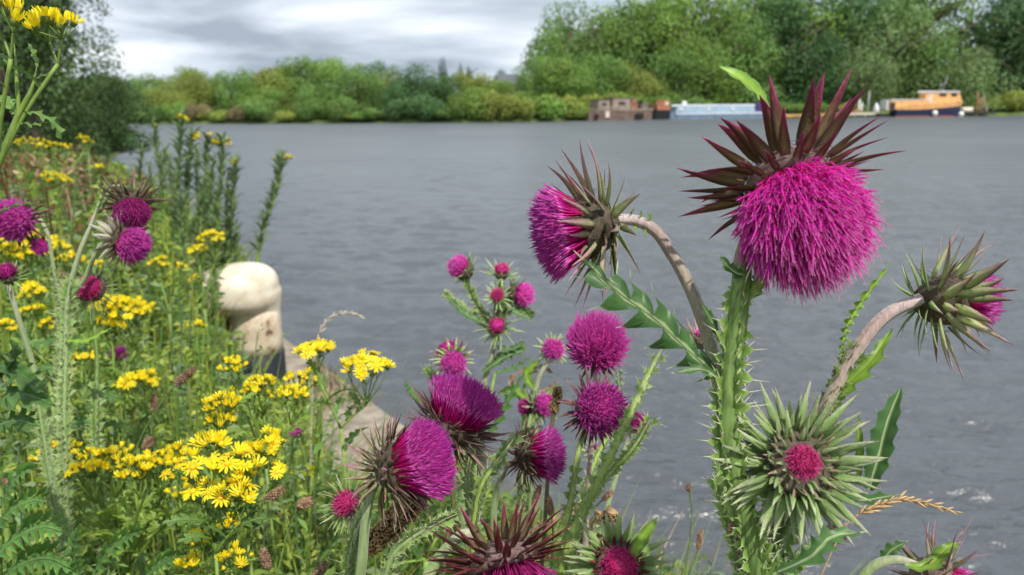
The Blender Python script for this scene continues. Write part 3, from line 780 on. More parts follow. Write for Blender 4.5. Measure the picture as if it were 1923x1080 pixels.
s = MB(); s.lathe([(W * .985, 60 * k_), (W * .975, 80 * k_), (W * .975, 110 * k_), (W * .97, 160 * k_)], 40, t=.5); s.build('column', [m_boll], bo)
s = MB(); K, n = 26, 44; rg = []
for i in range(K + 1):
    zz = lerp(118, 226, 1 - (1 - i / K) ** 1.6)      # rings crowd toward the crown of the cap
    t_ = (zz - 181) / 45
    ring = []
    for k in range(n):
        a = 2 * math.pi * k / n
        lip = 0.5 - 0.5 * math.cos(a)                # 1 toward -x (left)
        cap_ = (50 + 50 * lip ** 1.1) * max(0.0, 1 - abs(t_) ** (2.7 if t_ > 0 else 3.4)) ** .5
        if zz > 181: rr = max(.5, cap_)
        else:
            q = 9.0; c_ = 49.0; m0 = max(c_, cap_)
            rr = m0 + q * math.log(math.exp((c_ - m0) / q) + math.exp((cap_ - m0) / q)) * min(1, (zz - 118) / 20) * .55
        ring.append(s.vert((rr * k_ * math.cos(a), rr * k_ * math.sin(a) * 0.95, zz * k_), .5))
    rg.append(ring)
for i in range(K):
    for k in range(n): s.face((rg[i][k], rg[i][(k+1) % n], rg[i+1][(k+1) % n], rg[i+1][k]))
s.face(rg[-1]); s.build('head', [m_boll], bo)

# ------------------------------------------------------------------ plant materials
M_STEM = tmat('stem_green', [(0, (.10, .165, .04)), (1, (.15, .23, .06))], .6, .1, 220, .55, .15, bump=.4, stretch=(2.2, 2.2, .12), bdist=.0015)
M_STEMY = tmat('stem_yellowgreen', [(0, (.20, .30, .05)), (.7, (.27, .37, .09)), (1, (.34, .40, .16))], .6, .1, 220, .35, .1, bump=.4, stretch=(2.2, 2.2, .12), bdist=.0015)
M_STEMP = tmat('stem_pale', [(0, (.17, .26, .08)), (.6, (.22, .29, .12)), (.85, (.34, .35, .23)), (1, (.45, .42, .34))], .7, .1, 260, .25, .1, bump=.4, sheen=.3, stretch=(2.2, 2.2, .12), bdist=.0015)
M_STEMM = tmat('stem_mauve', [(0, (.20, .26, .09)), (.35, (.28, .25, .17)), (.7, (.34, .24, .22)), (1, (.50, .42, .42))], .65, .05, 330, .3, .1, bump=.5, sheen=.4, stretch=(2.2, 2.2, .12), bdist=.0015)
M_STEMD = tmat('stem_brown', [(0, (.10, .13, .04)), (1, (.16, .10, .07))], .6, .05, 200, .3, .2)
M_SPINE = tmat('spiny_green', [(0, (.10, .19, .03)), (.45, (.17, .28, .06)), (.75, (.30, .38, .13)), (.88, (.62, .62, .42)), (1, (.72, .68, .52))], .5, .3, 200, .3, .25)
M_SPINEP = tmat('spiny_pale_green', [(0, (.14, .24, .06)), (.45, (.21, .31, .09)), (.75, (.30, .38, .15)), (.88, (.55, .55, .36)), (1, (.66, .62, .46))], .5, .3, 200, .3, .25)
M_LEAFD = tmat('thistle_leaf', [(0, (.46, .55, .32)), (.06, (.36, .46, .22)), (.12, (.075, .17, .045)), (.7, (.06, .145, .04)), (.9, (.15, .26, .09)), (1, (.6, .6, .42))], .42, .3, 90, .3, .15, bump=.5)
M_LEAFB = tmat('bright_leaf', [(0, (.34, .50, .08)), (.25, (.24, .40, .045)), (.7, (.12, .24, .035)), (.9, (.30, .44, .12)), (1, (.62, .6, .42))], .42, .35, 120, .25, .15, bump=.5)
BR = {
 'maroon': tmat('bract_maroon', [(0, (0.580, 0.442, 0.359)), (.15, (0.36, 0.30, 0.14)), (.45, (0.248, 0.152, 0.083)), (.7, (0.276, 0.076, 0.083)), (.88, (0.580, 0.062, 0.221)), (1, (0.850, 0.248, 0.552))], .62, .3, 1.0, .25, .3, bump=.5, stretch=(70, 70, 5), bdist=.02),
 'mauve': tmat('bract_mauve', [(0, (0.635, 0.635, 0.386)), (.3, (0.442, 0.428, 0.235)), (.6, (0.497, 0.331, 0.276)), (.85, (0.607, 0.248, 0.359)), (.96, (0.690, 0.414, 0.497)), (1, (0.850, 0.828, 0.759))], .62, .3, 1.0, .25, .35, bump=.5, stretch=(70, 70, 5), bdist=.02, hue=.02),
 'green': tmat('bract_green', [(0, (.38, .50, .20)), (.3, (.33, .50, .16)), (.65, (.46, .60, .27)), (.86, (.66, .70, .45)), (1, (.80, .70, .60))], .5, .35, 1.0, .25, .25, bump=.5, stretch=(70, 70, 5), bdist=.02),
 'greenpurple': tmat('bract_greenpurple', [(0, (0.759, 0.800, 0.442)), (.3, (0.524, 0.607, 0.276)), (.65, (0.524, 0.497, 0.304)), (.9, (0.414, 0.166, 0.221)), (1, (0.828, 0.690, 0.621))], .62, .3, 1.0, .25, .35, bump=.5, stretch=(70, 70, 5), bdist=.02, hue=.03),
 'dark': tmat('bract_dark', [(0, (0.248, 0.193, 0.110)), (.4, (0.193, 0.103, 0.083)), (.8, (0.276, 0.110, 0.124)), (1, (0.621, 0.442, 0.386))], .5, .2, 1.0, .3, .35, bump=.5, stretch=(70, 70, 5), bdist=.02),
 'straw': tmat('bract_straw', [(0, (0.580, 0.607, 0.359)), (.3, (0.469, 0.442, 0.248)), (.6, (0.331, 0.207, 0.138)), (.9, (0.662, 0.497, 0.373)), (1, (0.850, 0.850, 0.690))], .62, .3, 1.0, .3, .3, bump=.5, stretch=(70, 70, 5), bdist=.02),
 'red': tmat('bract_red', [(0, (0.304, 0.138, 0.124)), (.3, (0.193, 0.048, 0.048)), (.8, (0.276, 0.028, 0.048)), (1, (0.580, 0.166, 0.221))], .45, .25, 1.0, .25, .3, bump=.5, stretch=(70, 70, 5), bdist=.02),
}
BR['white'] = tmat('bract_white', [(0, (0.552, 0.607, 0.386)), (.3, (0.635, 0.649, 0.469)), (.6, (0.690, 0.607, 0.469)), (.85, (0.850, 0.850, 0.745)), (1, (0.850, 0.850, 0.850))], .62, .3, 1.0, .25, .25, bump=.5, stretch=(70, 70, 5), bdist=.02)
FL = {
 'magenta': tmat('floret_magenta', [(0, (.80, .01, .16)), (.3, (.84, .016, .32)), (.62, (.84, .04, .52)), (.86, (.72, .045, .50)), (1, (.84, .32, .64))], .42, .5, 700, .25, .1, spec=.5),
 'purple': tmat('floret_purple', [(0, (.55, .012, .16)), (.3, (.74, .014, .30)), (.62, (.80, .045, .55)), (.74, (.86, .34, .74)), (.84, (.74, .06, .50)), (1, (.42, .06, .42))], .42, .5, 700, .25, .1, spec=.5),
 'pink': tmat('floret_pink', [(0, (.66, .02, .30)), (.5, (.84, .07, .54)), (.85, (.82, .13, .62)), (1, (.86, .28, .70))], .5, .5, 700, .25, .1),
 'crimson': tmat('floret_crimson', [(0, (.34, .005, .08)), (.5, (.50, .010, .14)), (1, (.66, .08, .28))], .45, .3, 700, .25, .1),
 'plum': tmat('floret_plum', [(0, (.26, .01, .09)), (.6, (.34, .014, .16)), (1, (.44, .04, .26))], .5, .3, 700, .25, .1),
}
M_CORE = flat('floret_bed', (.50, .02, .24), .8, 300, .4)
M_CORED = flat('involucre_brown', (.07, .055, .035), .8, 300, .5)
M_COREG = flat('involucre_green', (.16, .20, .09), .8, 300, .4)
M_COREP = flat('cobweb_wool', (.17, .11, .10), .9, 300, .5)

# ------------------------------------------------------------------ bracts: curved, keeled, spine-tipped blades; unit length along z, +y is the inner face
def bract_mesh(curve, side, wid, mat, seg=6, seed=0):
    rng = random.Random(seed); s = MB(); rings = []
    for i in range(seg + 1):
        u = i / seg
        w = wid * (0.62 + 0.38 * math.sin(min(1, u / .35) * math.pi / 2)) * (1 - u) ** 0.85 if u > .02 else wid * .62
        if u > .99: w = .002
        a = curve * u
        z = math.sin(a) / curve if abs(curve) > 1e-3 else u
        y = (1 - math.cos(a)) / curve if abs(curve) > 1e-3 else 0
        x = side * u * u
        th = w * .22
        tl = math.cos(a), -math.sin(a)
        nx, nz = math.cos(a), -math.sin(a)
        ue = min(1, u + (.30 if .05 < u < .95 else 0))
        rings.append([s.vert((x - w, y * 1 + nx * w * .25, z + nz * w * .25), ue), s.vert((x, y - nx * th, z - nz * th), u * .9),
                      s.vert((x + w, y + nx * w * .25, z + nz * w * .25), ue), s.vert((x, y + nx * th * .2, z + nz * th * .2), max(0, u - .12))])
    for i in range(seg):
        for k in range(4): s.face((rings[i][k], rings[i][(k+1) % 4], rings[i+1][(k+1) % 4], rings[i+1][k]))
    s.face(rings[0][::-1])
    return s.mesh('bract', [mat])
_bc = {}
def bract(style, wid, recurve):
    key = (style, round(wid, 2), round(recurve, 1), random.randrange(4))
    if key not in _bc:
        v = key[3]
        _bc[key] = bract_mesh(recurve + (-.25, .1, .3, -.05)[v], (-.09, .05, .1, -.03)[v], wid, BR[style], seed=v)
    return _bc[key]
def bract_xf(phi, r, z, alpha, length, twist=0.0):
    er = Vector((math.cos(phi), math.sin(phi), 0)); et = Vector((-math.sin(phi), math.cos(phi), 0)); ez = Vector((0, 0, 1))
    Z = er * math.sin(alpha) + ez * math.cos(alpha)
    Y = Z.cross(et); X_ = Y.cross(Z)
    Rm = Matrix((X_, Y, Z)).transposed() @ Matrix.Rotation(twist, 3, 'Z')
    return er * r + ez * z, Rm

# ------------------------------------------------------------------ flower head, local +z = the way the flower faces, origin = middle of the floret disc, sizes in metres
def thistle_head(parent, pos, axis, o, rim, depth, floret, bracts, solid=True, label=None, involucre=None, core=None):
    """rim: radius of the cup at the disc; depth: depth of the cup behind it.
    floret: dict(n, mat, rd, hb, rb, st, tmax, w)   bracts: list of (count, z, r, alpha, len, width, recurve, style)"""
    q = axis.to_track_quat('Z', 'Y').to_matrix()
    iv = MB()
    prof = [(.001, -depth), (rim * .35, -depth), (rim * .8, -depth * .75), (rim * 1.02, -depth * .4), (rim * 1.0, -depth * .1), (rim * .86, 0), (.001, depth * .05)]
    iv.lathe(prof, 14, t=.5, lump=.06)
    head = link('flower_head', iv.mesh('flower_head', [involucre or M_CORED]), parent, pos - o, q)
    if label: head['label'] = label
    f = floret; s = MB()
    n, rd, hb, rb, st, tm, w = f['n'], f['rd'], f['hb'], f['rb'], f.get('st', 1), rad(f['tmax']), f.get('w', .0006)
    if n > 150 and solid: n = int(n * 1.45); w *= .78
    ga = math.pi * (3 - 5 ** .5)
    for i in range(n):
        c = 1 - (i + .5) / n * (1 - math.cos(tm))
        th = abs(math.acos(max(-1, min(1, c))) + U(-.05, .05)); ph = i * ga + U(-.12, .12)
        er = Vector((math.cos(ph), math.sin(ph), 0)); ez = Vector((0, 0, 1))
        k = (th / tm) ** .8 if tm > 0 else 0
        a = er * (rd * k) + ez * (-.001)
        jit = U(.80, 1.08); ph += U(-.1, .1)
        if U(0, 1) < .10: jit = U(1.06, 1.20)
        b = ez * hb + (er * math.sin(th) + ez * math.cos(th) * st) * rb * jit
        d = (b - a); Ln = d.length
        bend = Vector((U(-1, 1), U(-1, 1), U(-1, 1))) * Ln * f.get('bend', .07)
        # florets of the outer rows arch outward before their tips
        mid = a.lerp(b, .55) + bend + ez * Ln * .05 * k
        pts = [a, a.lerp(mid, .6), mid, mid.lerp(b, .6) - bend * .15, b]
        fr = frames(pts); ww = w * U(.8, 1.2); rings = []
        for j, p in enumerate(pts):
            T, Uu, Vv = fr[j]
            r_ = ww * (.8, .8, .95, 1.25, .3)[j]
            rings.append([s.vert(p + (Uu * math.cos(m) + Vv * math.sin(m)) * r_, (0, .3, .55, .8, 1)[j]) for m in (0, 2.094, 4.189)])
        for j in range(4):
            for m in range(3): s.face((rings[j][m], rings[j][(m+1) % 3], rings[j+1][(m+1) % 3], rings[j+1][m]))
        # split corolla lobes
        T, Uu, Vv = fr[3]
        for m in range(f.get('lobes', 3)):
            an = U(0, 6.28); dv = (T * U(.5, 1.1) + (Uu * math.cos(an) + Vv * math.sin(an)) * U(.5, 1.0)).normalized()
            p0 = pts[3] - T * ww; ln = ww * U(4, 8) * f.get('ll', 1); sd_ = T.cross(dv)
            sd_ = sd_.normalized() * ww * .55 if sd_.length > 1e-6 else Uu * ww * .5
            i0 = s.vert(p0 - sd_, .7); i1 = s.vert(p0 + sd_, .7); i2 = s.vert(p0 + dv * ln * .6 + sd_ * .6, .8); i3 = s.vert(p0 + dv * ln, .95); i4 = s.vert(p0 + dv * ln * .6 - sd_ * .6, .8)
            s.face((i0, i1, i2, i3, i4))
    fm = s.build('florets', [FL[f['mat']]], head)
    fm['kind'] = 'stuff'
    # bed the florets grow from
    cr_ = f.get('core', .5)
    cm = MB(); pr = []
    for i in range(9):
        t_ = math.pi * i / 8 * min(1, (tm + .35) / math.pi)
        pr.append((max(.0005, lerp(rd * .9, rb * cr_ * 1.05, .5) * math.sin(t_) if i else .0005), hb * .75 + rb * cr_ * st * math.cos(t_)))
    cm.lathe(pr[::-1], 16, t=.5, lump=.05); cm.build('floret_bed', [core or M_CORE], head)
    joined = MB() if not solid else None
    for ring_no, (cnt, z, r, al, ln, wd, rc, sty) in enumerate(bracts):
        off = ring_no * 2.2 + (.5 if ring_no % 2 else 0) * 2 * math.pi / cnt
        neat = sty in ('maroon', 'red')
        for i in range(cnt):
            ph = off + 2 * math.pi * (i + U(-.3, .3) * (.5 if neat else 1)) / cnt
            L_ = ln * U(.72, 1.05) * (.9 if neat else 1); al_ = rad(al + U(-15, 15) * (.6 if neat else 1))
            p, Rm = bract_xf(ph, r * U(.95, 1.03), z + U(-.06, .06) * depth, al_, L_, U(-.35, .35))
            me = bract(sty, (1.12 if sty in ('green', 'straw') else 1.38 if neat else 1.35) * wd / ln, rc)
            if solid:
                link('bract', me, head, p, Rm, L_)
            else:
                M4 = Matrix.Translation(p) @ Rm.to_4x4() @ Matrix.Diagonal((L_, L_, L_, 1))
                base = len(joined.v)
                tv = [0.0] * len(me.vertices); me.attributes['t'].data.foreach_get('value', tv)
                for v, t_ in zip(me.vertices, tv): joined.vert(M4 @ v.co, t_)
                for pl in me.polygons: joined.face([base + k for k in pl.vertices])
    if solid:
        h = MB()
        for i in range(90):
            a0 = U(0, 6.28); a1 = a0 + U(-.9, .9); r0, r1_ = rim * U(.95, 1.2), rim * U(1.0, 1.45); z0, z1 = -depth * U(0, .7), -depth * U(0, .8)
            p0 = Vector((r0 * math.cos(a0), r0 * math.sin(a0), z0)); p1 = Vector((r1_ * math.cos(a1), r1_ * math.sin(a1), z1))
            mid = (p0 + p1) * .5 * U(1.0, 1.1)
            h.tube([p0, mid, p1], rim * .006, 3, t0=.5, t1=.5, cap=False)
        hb_ = h.build('cobweb_hairs', [M_COREP], head); hb_['kind'] = 'stuff'
    if joined and joined.v:
        jb_ = joined.build('bracts', [BR[bracts[0][7]]], head); jb_['kind'] = 'stuff'
    return head

# ------------------------------------------------------------------ spiny wings along stems
def add_lobe(s, p, outv, along, size, t0=0.0, m=0):
    """small bent leaf lobe with spine tips, attached at p"""
    side = along.normalized(); o_ = outv.normalized(); nrm = side.cross(o_).normalized() * size * U(-.35, .35)
    lift = side * U(-.1, .6)
    b0, b1 = p - side * size * .55, p + side * size * .55
    tip = p + (o_ + lift) * size * .95 + nrm
    l1 = p + o_ * size * .45 - side * size * .28 + nrm * .6
    l2 = p + o_ * size * .5 + side * size * .48 - nrm * .3
    sp = size * U(.7, 1.35)
    ids = [s.vert(q, t) for q, t in ((b0, t0), (l1, .5), (tip, .78), (l2, .5), (b1, t0), (p + o_ * size * .15 + nrm * .4, .1))]
    for a, b in ((0, 1), (1, 2), (2, 3), (3, 4)): s.face((ids[a], ids[b], ids[5]), m)
    # spines
    for q, dv, f_ in ((tip, (o_ + lift * .8), 1.0), (l1, (o_ * .7 - side), .55), (l2, (o_ * .8 + side), .6)):
        d = dv.normalized(); w = d.orthogonal().normalized() * size * .045; w2 = d.cross(w)
        a = s.vert(q - d * size * .08 + w, .86); b = s.vert(q - d * size * .08 - w * .5 + w2 * .8, .86); c = s.vert(q - d * size * .08 - w * .5 - w2 * .8, .86); e_ = s.vert(q + d * sp * f_, 1)
        s.face((a, b, e_), m); s.face((b, c, e_), m); s.face((c, a, e_), m)
def stem_px(pts, ground=True, drop=None, lean=None):
    """list of (px,py,depth) -> spline points, continued down to the soil"""
    q = [P(*p) for p in pts]
    if ground:
        l = q[-1]; d = (q[-1] - q[-2]).normalized()
        dx, dy = max(-.35, min(.35, d.x / max(.2, -d.z))), max(-.35, min(.35, d.y / max(.2, -d.z)))
        H = l.z
        if lean is not None: dx, dy = lean
        q.append(Vector((l.x + dx * H * .3, l.y + dy * H * .3, H * .5)))
        g = Vector((l.x + dx * H * .35, l.y + dy * H * .35, -.01))
        e_ = edge_side(g.x, g.y)
        if e_ > -.12: g -= ENRM * (e_ + .12)
        q.append(g)
    return q
def add_stem(parent, o, pts, r_px, depth, mat, wing=0.0, wsize=5, wmat=None, r1=1.35, per=7, wstart=0.0, name='stem', rows=5, n=9, tip=False):
    """pts: 3-D points from the head down; r_px: radius in photo pixels at the head"""
    sp = spline(pts, per)
    r = r_px / F * depth
    K = len(sp)
    s = MB(); s.tube(sp, [r * lerp(1, r1, min(1, i / K * 1.5)) * (min(1, .12 + i / per * .6) if tip else 1) for i in range(K)], n, rib=.11, t0=1.0, t1=0.0)
    ob = s.build(name, [mat], parent, o)
    if wing > 0:
        w = MB(); Ln = [0]
        for a, b in zip(sp, sp[1:]): Ln.append(Ln[-1] + (b - a).length)
        tot = Ln[-1]; size = wsize / F * depth
        vis = min(tot, .75)                      # the part of the stem worth dressing
        fr = frames(sp)
        for row in range(rows):
            d = wstart * vis + U(0, .8) * size
            a0 = row * 2 * math.pi / rows + U(-.3, .3)
            while d < vis:
                i = max(0, min(K - 2, next((j for j in range(K - 1) if Ln[j+1] >= d), K - 2)))
                f_ = (d - Ln[i]) / max(1e-6, Ln[i+1] - Ln[i])
                T, Uu, Vv = fr[i]
                a = a0 + .35 * math.sin(d * 40)
                ov = Uu * math.cos(a) + Vv * math.sin(a)
                rr = r * lerp(1, r1, min(1, i / K * 1.5))
                add_lobe(w, sp[i].lerp(sp[i+1], f_) + ov * rr * .85, ov, -T, size * U(.6, 1.5))
                d += size * U(.85, 1.7) / wing
        wo = w.build('spiny_wing', [wmat or M_SPINE], ob if False else parent, o); wo['kind'] = 'stuff'
    return sp

# ------------------------------------------------------------------ leaves
def leaf(parent, o, pts, width, up, mat=None, lobes=6, cut=.6, spines=True, wave=.25, name='leaf', fold=.35, tipf=.9, label=None, seg=6, sw=1.0):
    """pinnate lobed leaf along pts (base to tip); cut 0 = smooth edge, 1 = cut to the midrib"""
    sp = spline(pts, 8); K = lobes * seg
    def at(u):
        x = u * (len(sp) - 1); i = min(len(sp) - 2, int(x)); return sp[i].lerp(sp[i+1], x - i)
    s = MB(); rows = []
    for i in range(K + 1):
        u = i / K
        p = at(u); T = (at(min(1, u + .02)) - at(max(0, u - .02))).normalized()
        S = T.cross(up).normalized(); Nn = S.cross(T).normalized()
        ph = (u * lobes) % 1.0 if i < K else 0
        ww = width * (max(.004, math.sin(math.pi * min(1, .10 + u * .895))) ** .75)
        row = []
        for sgn in (-1, 1):
            ph2 = (ph + (.0 if sgn > 0 else .45)) % 1.0
            lob = 1 - cut + cut * max(0.0, (1 - abs(ph2 - .62) / .62 if ph2 < .62 else (1 - ph2) / .38)) ** 1.2
            e_ = ww * lob
            fw = T * (lob - (1 - cut)) * ww * .75 * tipf
            wv = Nn * (math.sin(u * lobes * 6.28 + sgn) * wave * e_ + U(-.05, .05) * ww)
            mid = p + S * sgn * e_ * .45 + Nn * fold * e_ * .45
            edge = p + S * sgn * e_ + fw + Nn * fold * e_ * .8 + wv
            row.append((s.vert(p + S * sgn * .0015 * width / .03, .03), s.vert(mid + fw * .3, .35), s.vert(edge, .8)))
            if spines and abs(ph2 - .62) < .5 / seg and 0 < i < K:
                d = (S * sgn + T * .8 * tipf + Nn * U(-.3, .6)).normalized(); L_ = width * U(.28, .5) * sw
                wv_ = T * width * .035
                s.face((s.vert(edge - wv_, .88), s.vert(edge + wv_, .88), s.vert(edge + d * L_, 1)))
        c = s.vert(p - Nn * width * .06, 0.0)
        rows.append((c, row))
    for i in range(K):
        (c0, r0), (c1, r1) = rows[i], rows[i+1]
        for sd_ in (0, 1):
            a, b = (r0[sd_], r1[sd_])
            s.face((c0, a[0], b[0], c1)); s.face((a[0], a[1], b[1], b[0])); s.face((a[1], a[2], b[2], b[1]))
    if spines:
        T = (sp[-1] - sp[-2]).normalized(); e_ = rows[-1][0]
        w_ = T.orthogonal().normalized() * width * .05
        s.face((s.vert(sp[-1] - w_, .88), s.vert(sp[-1] + w_, .88), s.vert(sp[-1] + T * width * .5 * sw, 1)))
    ob = s.build(name, [mat or M_LEAFD], parent, o)
    if label: ob['label'] = label
    return ob
def plant(name, base, label, cat, group=None):
    r = empty(name, base); tag(r, label, cat, group); return r

# ================================================================== the near thistles
TG = 'nodding thistles in the foreground'
def px_m(px, d): return px / F * d

# --- big right-hand plant with four heads
D = .34
stem_main = stem_px([(1424, 415, D + .012), (1400, 470, D + .012), (1392, 540, D), (1380, 640, D), (1366, 760, D), (1372, 850, D), (1398, 960, D), (1425, 1080, D)])
main = plant('thistle_plant', (stem_main[-1].x, stem_main[-1].y, 0), 'tall thistle at the right, carrying the largest purple bloom above the water', 'thistle')
O = main.location.copy()
m = lambda px: px_m(px, D)
thistle_head(main, P(1483, 352, D), cdir(.12, -.85, .51), O, m(78), m(62),
    dict(n=1900, mat='magenta', rd=m(62), hb=m(100), rb=m(119), tmax=125, w=m(1.6), bend=.13, ll=1.7, lobes=4, core=.74),
    [(14, m(-4), m(72), 92, m(86), m(9), -.2, 'maroon'), (17, m(-16), m(84), 98, m(150), m(14), .15, 'maroon'), (16, m(-30), m(80), 112, m(162), m(16), .1, 'maroon'), (9, m(-44), m(60), 130, m(154), m(20), .3, 'maroon')],
    label='largest bloom, facing down, with maroon bracts standing up like a crown', involucre=M_COREP)
# neck bending over from behind the bloom
add_stem(main, O, stem_main, 15.5, D, M_STEM, 1.0, 21, M_SPINE, 1.3, wstart=.05, rows=6, n=14)
neck = [P(1486, 300, D + .028), P(1455, 305, D + .035), P(1430, 350, D + .03), P(1424, 415, D + .012)]
add_stem(main, O, neck, 12, D, M_STEMM, 0)
leaf(main, O, [P(1444, 212, D + .02), P(1425, 180, D + .015), P(1392, 150, D + .01), P(1349, 124, D + .01)], m(25), cdir(.4, .5, .75), M_LEAFB, 5, .12, False, .1, label='narrow bright green leaf rising behind the largest bloom')
leaf(main, O, [P(1405, 520, D), P(1375, 508, D - .004), P(1352, 482, D - .006)], m(17), cdir(0, .4, .9), M_LEAFD, 3, .6)
leaf(main, O, [P(1408, 560, D), P(1425, 530, D), P(1412, 490, D - .005)], m(20), cdir(0, .3, .9), M_LEAFB, 3, .5)
# left nodding head on its own curved stalk
D2 = .37; m2 = lambda px: px_m(px, D2)
thistle_head(main, P(1082, 432, D2), cdir(-.97, -.16, .16), O, m2(56), m2(78),
    dict(n=620, mat='purple', rd=m2(54), hb=m2(46), rb=m2(88), st=.45, tmax=84, w=m2(1.8), bend=.035, core=.5),
    [(12, m2(-8), m2(54), 30, m2(62), m2(7), -.4, 'mauve'), (14, m2(-22), m2(57), 62, m2(108), m2(9.5), .25, 'mauve'), (15, m2(-42), m2(52), 80, m2(125), m2(11), .1, 'mauve'), (12, m2(-62), m2(40), 96, m2(115), m2(10), .2, 'greenpurple'), (8, m2(-76), m2(22), 108, m2(90), m2(7), .3, 'greenpurple')],
    label='head facing left on the curved stalk, with mauve and green bracts', involucre=M_CORED)
st = [P(1160, 412, D2), P(1192, 414, D2), P(1226, 430, D2), P(1262, 478, D2), P(1298, 545, D2 - .005), P(1326, 620, D2 - .01), P(1350, 720, D2 - .02), P(1366, 800, D)]
add_stem(main, O, st, 9.5, D2, M_STEMM, 0, r1=1.2, name='stalk', n=12)
for k in range(5):
    a = P(1186 + 6 * k, 414 + 2 * k, D2)
    leaf(main, O, [a, a + cdir(-.2 + .2 * k, (-1) ** k * .8, .5) * m2(16), a + cdir(.1, (-1) ** k * 1, .8) * m2(27)], m2(6.5), cdir(.7, .2, .7), M_LEAFB, 3, .5, sw=.6)
leaf(main, O, [P(1345, 705, D + .01), P(1290, 655, D + .005), P(1225, 595, D), P(1160, 548, D), P(1096, 488, D + .01)], m(64), cdir(.1, .5, .8), M_LEAFD, 6, .90, True, .55, fold=.15, sw=1.1, label='large spiny leaf with a pale midrib reaching left', seg=7)
leaf(main, O, [P(1350, 640, D + .006), P(1335, 600, D + .002), P(1318, 572, D)], m(14), cdir(.4, .2, .8), M_LEAFD, 4, .6)
leaf(main, O, [P(1358, 715, D), P(1325, 695, D - .004), P(1268, 700, D - .006)], m(17), cdir(0, .7, .6), M_LEAFD, 4, .7)
# right head
D3 = .36; m3 = lambda px: px_m(px, D3)
thistle_head(main, P(1812, 562, D3), cdir(.95, .05, .28), O, m3(48), m3(88),
    dict(n=190, mat='purple', rd=m3(38), hb=m3(6), rb=m3(60), st=.95, tmax=62, w=m3(2.0), bend=.07, core=.4),
    [(13, m3(-6), m3(48), 28, m3(72), m3(9), -.45, 'greenpurple'), (15, m3(-26), m3(52), 52, m3(112), m3(11), -.15, 'greenpurple'), (15, m3(-48), m3(46), 80, m3(120), m3(11), .1, 'greenpurple'), (13, m3(-68), m3(34), 102, m3(105), m3(9), .3, 'green'), (8, m3(-84), m3(18), 122, m3(80), m3(7), .4, 'green')],
    label='half-open head facing right on the arching side stalk', involucre=M_CORED)
st = [P(1730, 562, D3), P(1712, 568, D3), P(1665, 592, D3), P(1612, 652, D3), P(1572, 722, D3), P(1545, 780, D3), P(1500, 880, D3 + .01), P(1460, 960, D3), P(1425, 1060, D)]
add_stem(main, O, st, 10.5, D3, M_STEMM, 0, r1=1.25, name='stalk', n=12)
w_ = MB()
spn = spline(st[3:], 8); frn = frames(spn)
for i, p_ in enumerate(spn[:-1]):
    for k in range(5):
        a = U(0, 6.28); ov = frn[i][1] * math.cos(a) + frn[i][2] * math.sin(a)
        add_lobe(w_, p_.lerp(spn[i+1], U(0, 1)) + ov * m3(10), ov, -frn[i][0], m3(U(9, 17)))
wo = w_.build('spiny_wing', [M_SPINE], main, O); wo['kind'] = 'stuff'
leaf(main, O, [P(1578, 668, D3), P(1588, 618, D3), P(1618, 565, D3), P(1676, 492, D3)], m3(12), cdir(.6, .3, .6), M_LEAFB, 10, .5, True, .9, label='curly winged stem leaf beside the right stalk')
leaf(main, O, [P(1552, 775, D3), P(1590, 725, D3 - .003), P(1635, 680, D3 - .005), P(1676, 617, D3)], m3(20), cdir(-.5, .3, .8), M_LEAFB, 5, .5, True, .3, label='toothed leaf climbing right under the arching stalk')
leaf(main, O, [P(1632, 920, D3 - .01), P(1650, 860, D3 - .01), P(1668, 790, D3 - .01), P(1692, 728, D3 - .01)], m3(24), cdir(-.6, .1, .8), M_LEAFD, 6, .25, True, .15, fold=.55, label='upright dark leaf right of the green bud')
leaf(main, O, [P(1612, 900, D3), P(1614, 850, D3), P(1612, 778, D3)], m3(9), cdir(-.3, .1, .9), M_LEAFB, 5, .3, True)
leaf(main, O, [P(1560, 930, D), P(1610, 940, D - .005), P(1680, 930, D - .01)], m(22), cdir(0, .9, .4), M_LEAFD, 4, .5)
leaf(main, O, [P(1460, 1075, D - .02), P(1530, 1040, D - .03), P(1560, 1010, D - .03), P(1615, 1000, D - .03)], m(26), cdir(0, .8, .6), M_LEAFD, 5, .6)
# green bud facing the lens
D4 = .33; m4 = lambda px: px_m(px, D4)
thistle_head(main, P(1508, 868, D4), cdir(.0, .34, .94), O, m4(62), m4(58),
    dict(n=210, mat='crimson', rd=m4(28), hb=m4(-8), rb=m4(33), st=1.0, tmax=88, w=m4(1.9), bend=.08, core=.7),
    [(16, m4(-2), m4(38), 26, m4(40), m4(6), -.2, 'green'), (22, m4(-5), m4(50), 34, m4(34), m4(6), -.5, 'straw'), (17, m4(-8), m4(52), 36, m4(60), m4(8), 0, 'green'), (20, m4(-12), m4(58), 42, m4(74), m4(8), .2, 'green'), (22, m4(-20), m4(64), 56, m4(98), m4(10), .25, 'green'), (22, m4(-32), m4(64), 74, m4(114), m4(12), .2, 'green'), (18, m4(-44), m4(54), 96, m4(118), m4(13), .3, 'green'), (12, m4(-54), m4(40), 116, m4(110), m4(13), .4, 'green')],
    label='green spiky bud with a small crimson centre facing the lens', involucre=M_CORED, core=FL['crimson'])
st = [P(1508, 890, D4 + .022), P(1500, 935, D4 + .03), P(1475, 985, D4 + .025), P(1440, 1060, D)]
add_stem(main, O, st, 13, D4, M_STEM, 1.0, 17, M_SPINE, name='stalk', rows=6)
